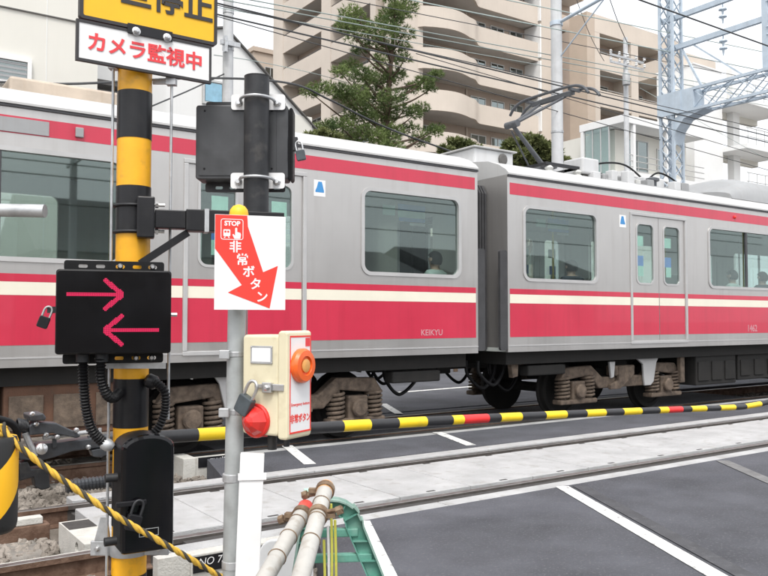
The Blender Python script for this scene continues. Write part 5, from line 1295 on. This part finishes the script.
tc = nt.nodes.new('ShaderNodeTexCoord'); mp = nt.nodes.new('ShaderNodeMapping'); mp.inputs['Rotation'].default_value = (0, radians(-52), radians(-35)); wv = nt.nodes.new('ShaderNodeTexWave'); wv.bands_direction = 'X'; wv.inputs['Scale'].default_value = 1.9; wv.inputs['Phase Offset'].default_value = 1.0
cr = nt.nodes.new('ShaderNodeValToRGB'); cr.color_ramp.interpolation = 'CONSTANT'; cr.color_ramp.elements[0].color = (.015,.015,.015,1); cr.color_ramp.elements[1].position = .5; cr.color_ramp.elements[1].color = (.85,.45,.012,1)
for a_, c_ in ((tc.outputs['Object'], mp.inputs[0]), (mp.outputs[0], wv.inputs['Vector']), (wv.outputs['Fac'], cr.inputs[0]), (cr.outputs[0], b_.inputs['Base Color'])): nt.links.new(a_, c_)
obj('sleeve', MB().lathe((gp.x,gp.y,zb_),(0,0,1),[(.03,0),(.05,.004),(.060,.014),(.063,.03),(.063,zt-zb_-.012),(.058,zt-zb_),(.03,zt-zb_+.004)],32), stripe, pad, smooth=40)
obj('post', MB().cyl((gp.x-.012,gp.y,-.3),(gp.x-.012,gp.y,PD(-8,415,2.1).z),.018,n=14), 'galvanised', pad, smooth=40)
kp = PD(2, 428, 2.03)
obj('rope_knot', MB().tube([gp.lerp(gp,0)*1 + Vector((.0,0,0)) + Vector((.030*cos(t*.5), .030*sin(t*.5), (PD(-8,430,2.1).z-gp.z) + .008*sin(t*.9) - .0012*t)) for t in range(40)], .0075, 8), 'rope_yellow', pad, smooth=70)
# galvanised pipe end at the left edge
pa, pb = PD(-60, 209, 3.0), PD(45, 211, 3.0)
gp2 = thing('pipe_rail', 'horizontal galvanised pipe ending in front of the left train window', 'pipe', (pa.x, pa.y, -.3))
obj('rail_pipe', MB().cyl(pa, pb, .0245, n=20), 'galvanised', gp2, smooth=40)
obj('post', MB().cyl((pa.x,pa.y,-.3),(pa.x,pa.y,pa.z+.06),.0302,n=20), 'galvanised', gp2, smooth=40)

# --- green stand and the two clamped pipes
gs_o = PD(335, 500, 2.42)
gs = thing('barricade_stand', 'green plastic A shaped barricade stand with ribs beside the white pipes', 'stand', (gs_o.x, gs_o.y, -.3))
GF = frame3(gs_o, axes(RANG+radians(6))[0], UP, -axes(RANG+radians(6))[1]); sc = 2.42/800
def gp_(px, py): return ((px-335)*sc, (500-py)*sc)
def arch(o):  # outline of the arch, o = inset in px
    pts = []
    R_ = 28 - o; cx, cy = 331, 526
    lx0, rx0 = 291 + o, 385 - o
    pts.append((lx0 - 40, 700)); pts.append((lx0, 582))
    for k in range(13):
        t = pi - pi*k/12; pts.append((cx + R_*cos(t)*1.12, cy - R_*sin(t)))
    pts.append((rx0, 582)); pts.append((rx0 + 52, 700)); return pts
out_ = [gp_(*p) for p in arch(0)]; inn = [gp_(*p) for p in arch(14)]
obj('arch', MB(GF).prism(out_ + inn[::-1], -.004, .004, 'z'), 'green_plastic', gs, bevel=.002)
def rim(pts, d):
    mb = MB(GF); n = len(pts)
    for a_, b_2 in zip(pts, pts[1:]):
        mb.add([(a_[0],a_[1],-d),(b_2[0],b_2[1],-d),(b_2[0],b_2[1],d),(a_[0],a_[1],d)], [(0,1,2,3)])
    return mb
r1 = obj('outer_rim', rim(out_, .026), 'green_highlight', gs); r1.modifiers.new('th','SOLIDIFY').thickness = .005
r2 = obj('inner_rim', rim(inn, .018), 'green_plastic', gs); r2.modifiers.new('th','SOLIDIFY').thickness = .004
for k in (2,4,6,8,10,12): obj('rib', MB(GF).bar((out_[k][0],out_[k][1],.008), (inn[k][0],inn[k][1],.008), .004, .024), 'green_plastic', gs)
for t in (.25,.6,.9):
    for i in (14,):
        a_ = Vector(out_[14]).lerp(Vector(out_[15]), t); b_2 = Vector(inn[14]).lerp(Vector(inn[15]), t); obj('rib', MB(GF).bar((a_.x,a_.y,.008),(b_2.x,b_2.y,.008),.004,.024), 'green_plastic', gs)
        a_ = Vector(out_[2]).lerp(Vector(out_[1]), t); b_2 = Vector(inn[2]).lerp(Vector(inn[1]), t); obj('rib', MB(GF).bar((a_.x,a_.y,.008),(b_2.x,b_2.y,.008),.004,.024), 'green_plastic', gs)
for py in (532, 557): obj('crossbar', MB(GF).box(gp_(300,0)[0], gp_(372 if py > 550 else 358,0)[0], gp_(0,py+4)[1], gp_(0,py-4)[1], -.012, .012), 'green_plastic', gs, bevel=.003)
def pipe(label, a, da, b, db, r, capmat):
    p = PD(*a, da); q = PD(*b, db); d = (q-p).normalized(); e = q + d*.9
    t = thing('scaffold_pipe', label, 'pipe', tuple(p), 'scaffold pipes resting on the green stand')
    obj('tube', MB().cyl(p, e, r, n=24), 'pipe_cream', t, smooth=40)
    obj('end_cap', MB().lathe(p, -d, [(r*1.03,-.035),(r*1.04,0),(r*.9,.006),(r*.3,.008)], 24), capmat, t, smooth=40)
    for s in (.10, .19, .30):
        c_ = p + d*s; obj('binding_wire', MB().tube([c_ + (d.orthogonal().normalized()*cos(w) + d.cross(d.orthogonal().normalized())*sin(w))*(r+.0010) for w in [2*pi*k/20 for k in range(21)]], .0016, 6), 'clamp_rust', t)
    return t, p, d
t1, p1, d1 = pipe('cream scaffold pipe with orange end cap lying over the green stand', (326,487), 2.32, (300,580), 1.86, .0228, 'cap_orange')
t2, p2, d2 = pipe('cream scaffold pipe with red end cap left of the green stand', (306,507), 2.30, (264,580), 1.90, .0222, 'cap_red')
def clamp(par, c_, d, r, side):
    a_ = d.orthogonal().normalized(); 
    s = UP.cross(d).normalized() * side; u = d.cross(s)
    o = obj('clamp', MB().cyl(c_-d*.011, c_+d*.011, r+.005, n=20), 'clamp_rust', par, smooth=40)
    obj('clamp_bolt', MB().cyl(c_+s*(r)+u*.01, c_+s*(r+.045)+u*.02, .006, n=8).cyl(c_+s*(r+.028)+u*.012, c_+s*(r+.042)+u*.018, .013, n=6), 'clamp_rust', o)
    obj('clamp_ear', MB().bar(c_+s*(r), c_+s*(r+.024), .022, .012), 'clamp_rust', o)
clamp(t1, p1 + d1*.022, d1, .0228, -1); clamp(t1, p1 + d1*.165, d1, .0228, 1); clamp(t2, p2 + d2*.055, d2, .0222, -1)
# straps hanging at the stand
for i, (a_, b_2, mt) in enumerate(((331,504,'strap_yellow'),(335,520,'strap_yellow'),(324,540,'strap_yellow'),(328,526,'sign_white'))):
    p = PD(a_, b_2, 2.37); tag(obj('strap', MB().tube(smooth_path([p, p+Vector((.004,0,-.2)), p+Vector((-.01,.0,-.45))], 6), .0042, 6), mt, smooth=60),
        ['thin yellow strap hanging nearest the arch top of the green stand','thin yellow strap hanging right of the pipes at the green stand','thin yellow strap hanging left of its neighbours at the green stand','thin white strap hanging among the yellow straps at the green stand'][i], 'strap', 'straps at the stand')
# white rounded sheet behind the left pipe
wp = PD(284, 560, 2.75); WPF = frame3(wp, axes(RANG)[0], UP, -axes(RANG)[1])
tag(obj('white_sheet', MB(WPF).prism(rr(-.085,.10,-.9,.07,.05,6), -.012, .012, 'z'), 'sign_white', bevel=.004), 'white board with rounded top standing behind the scaffold pipes', 'board')
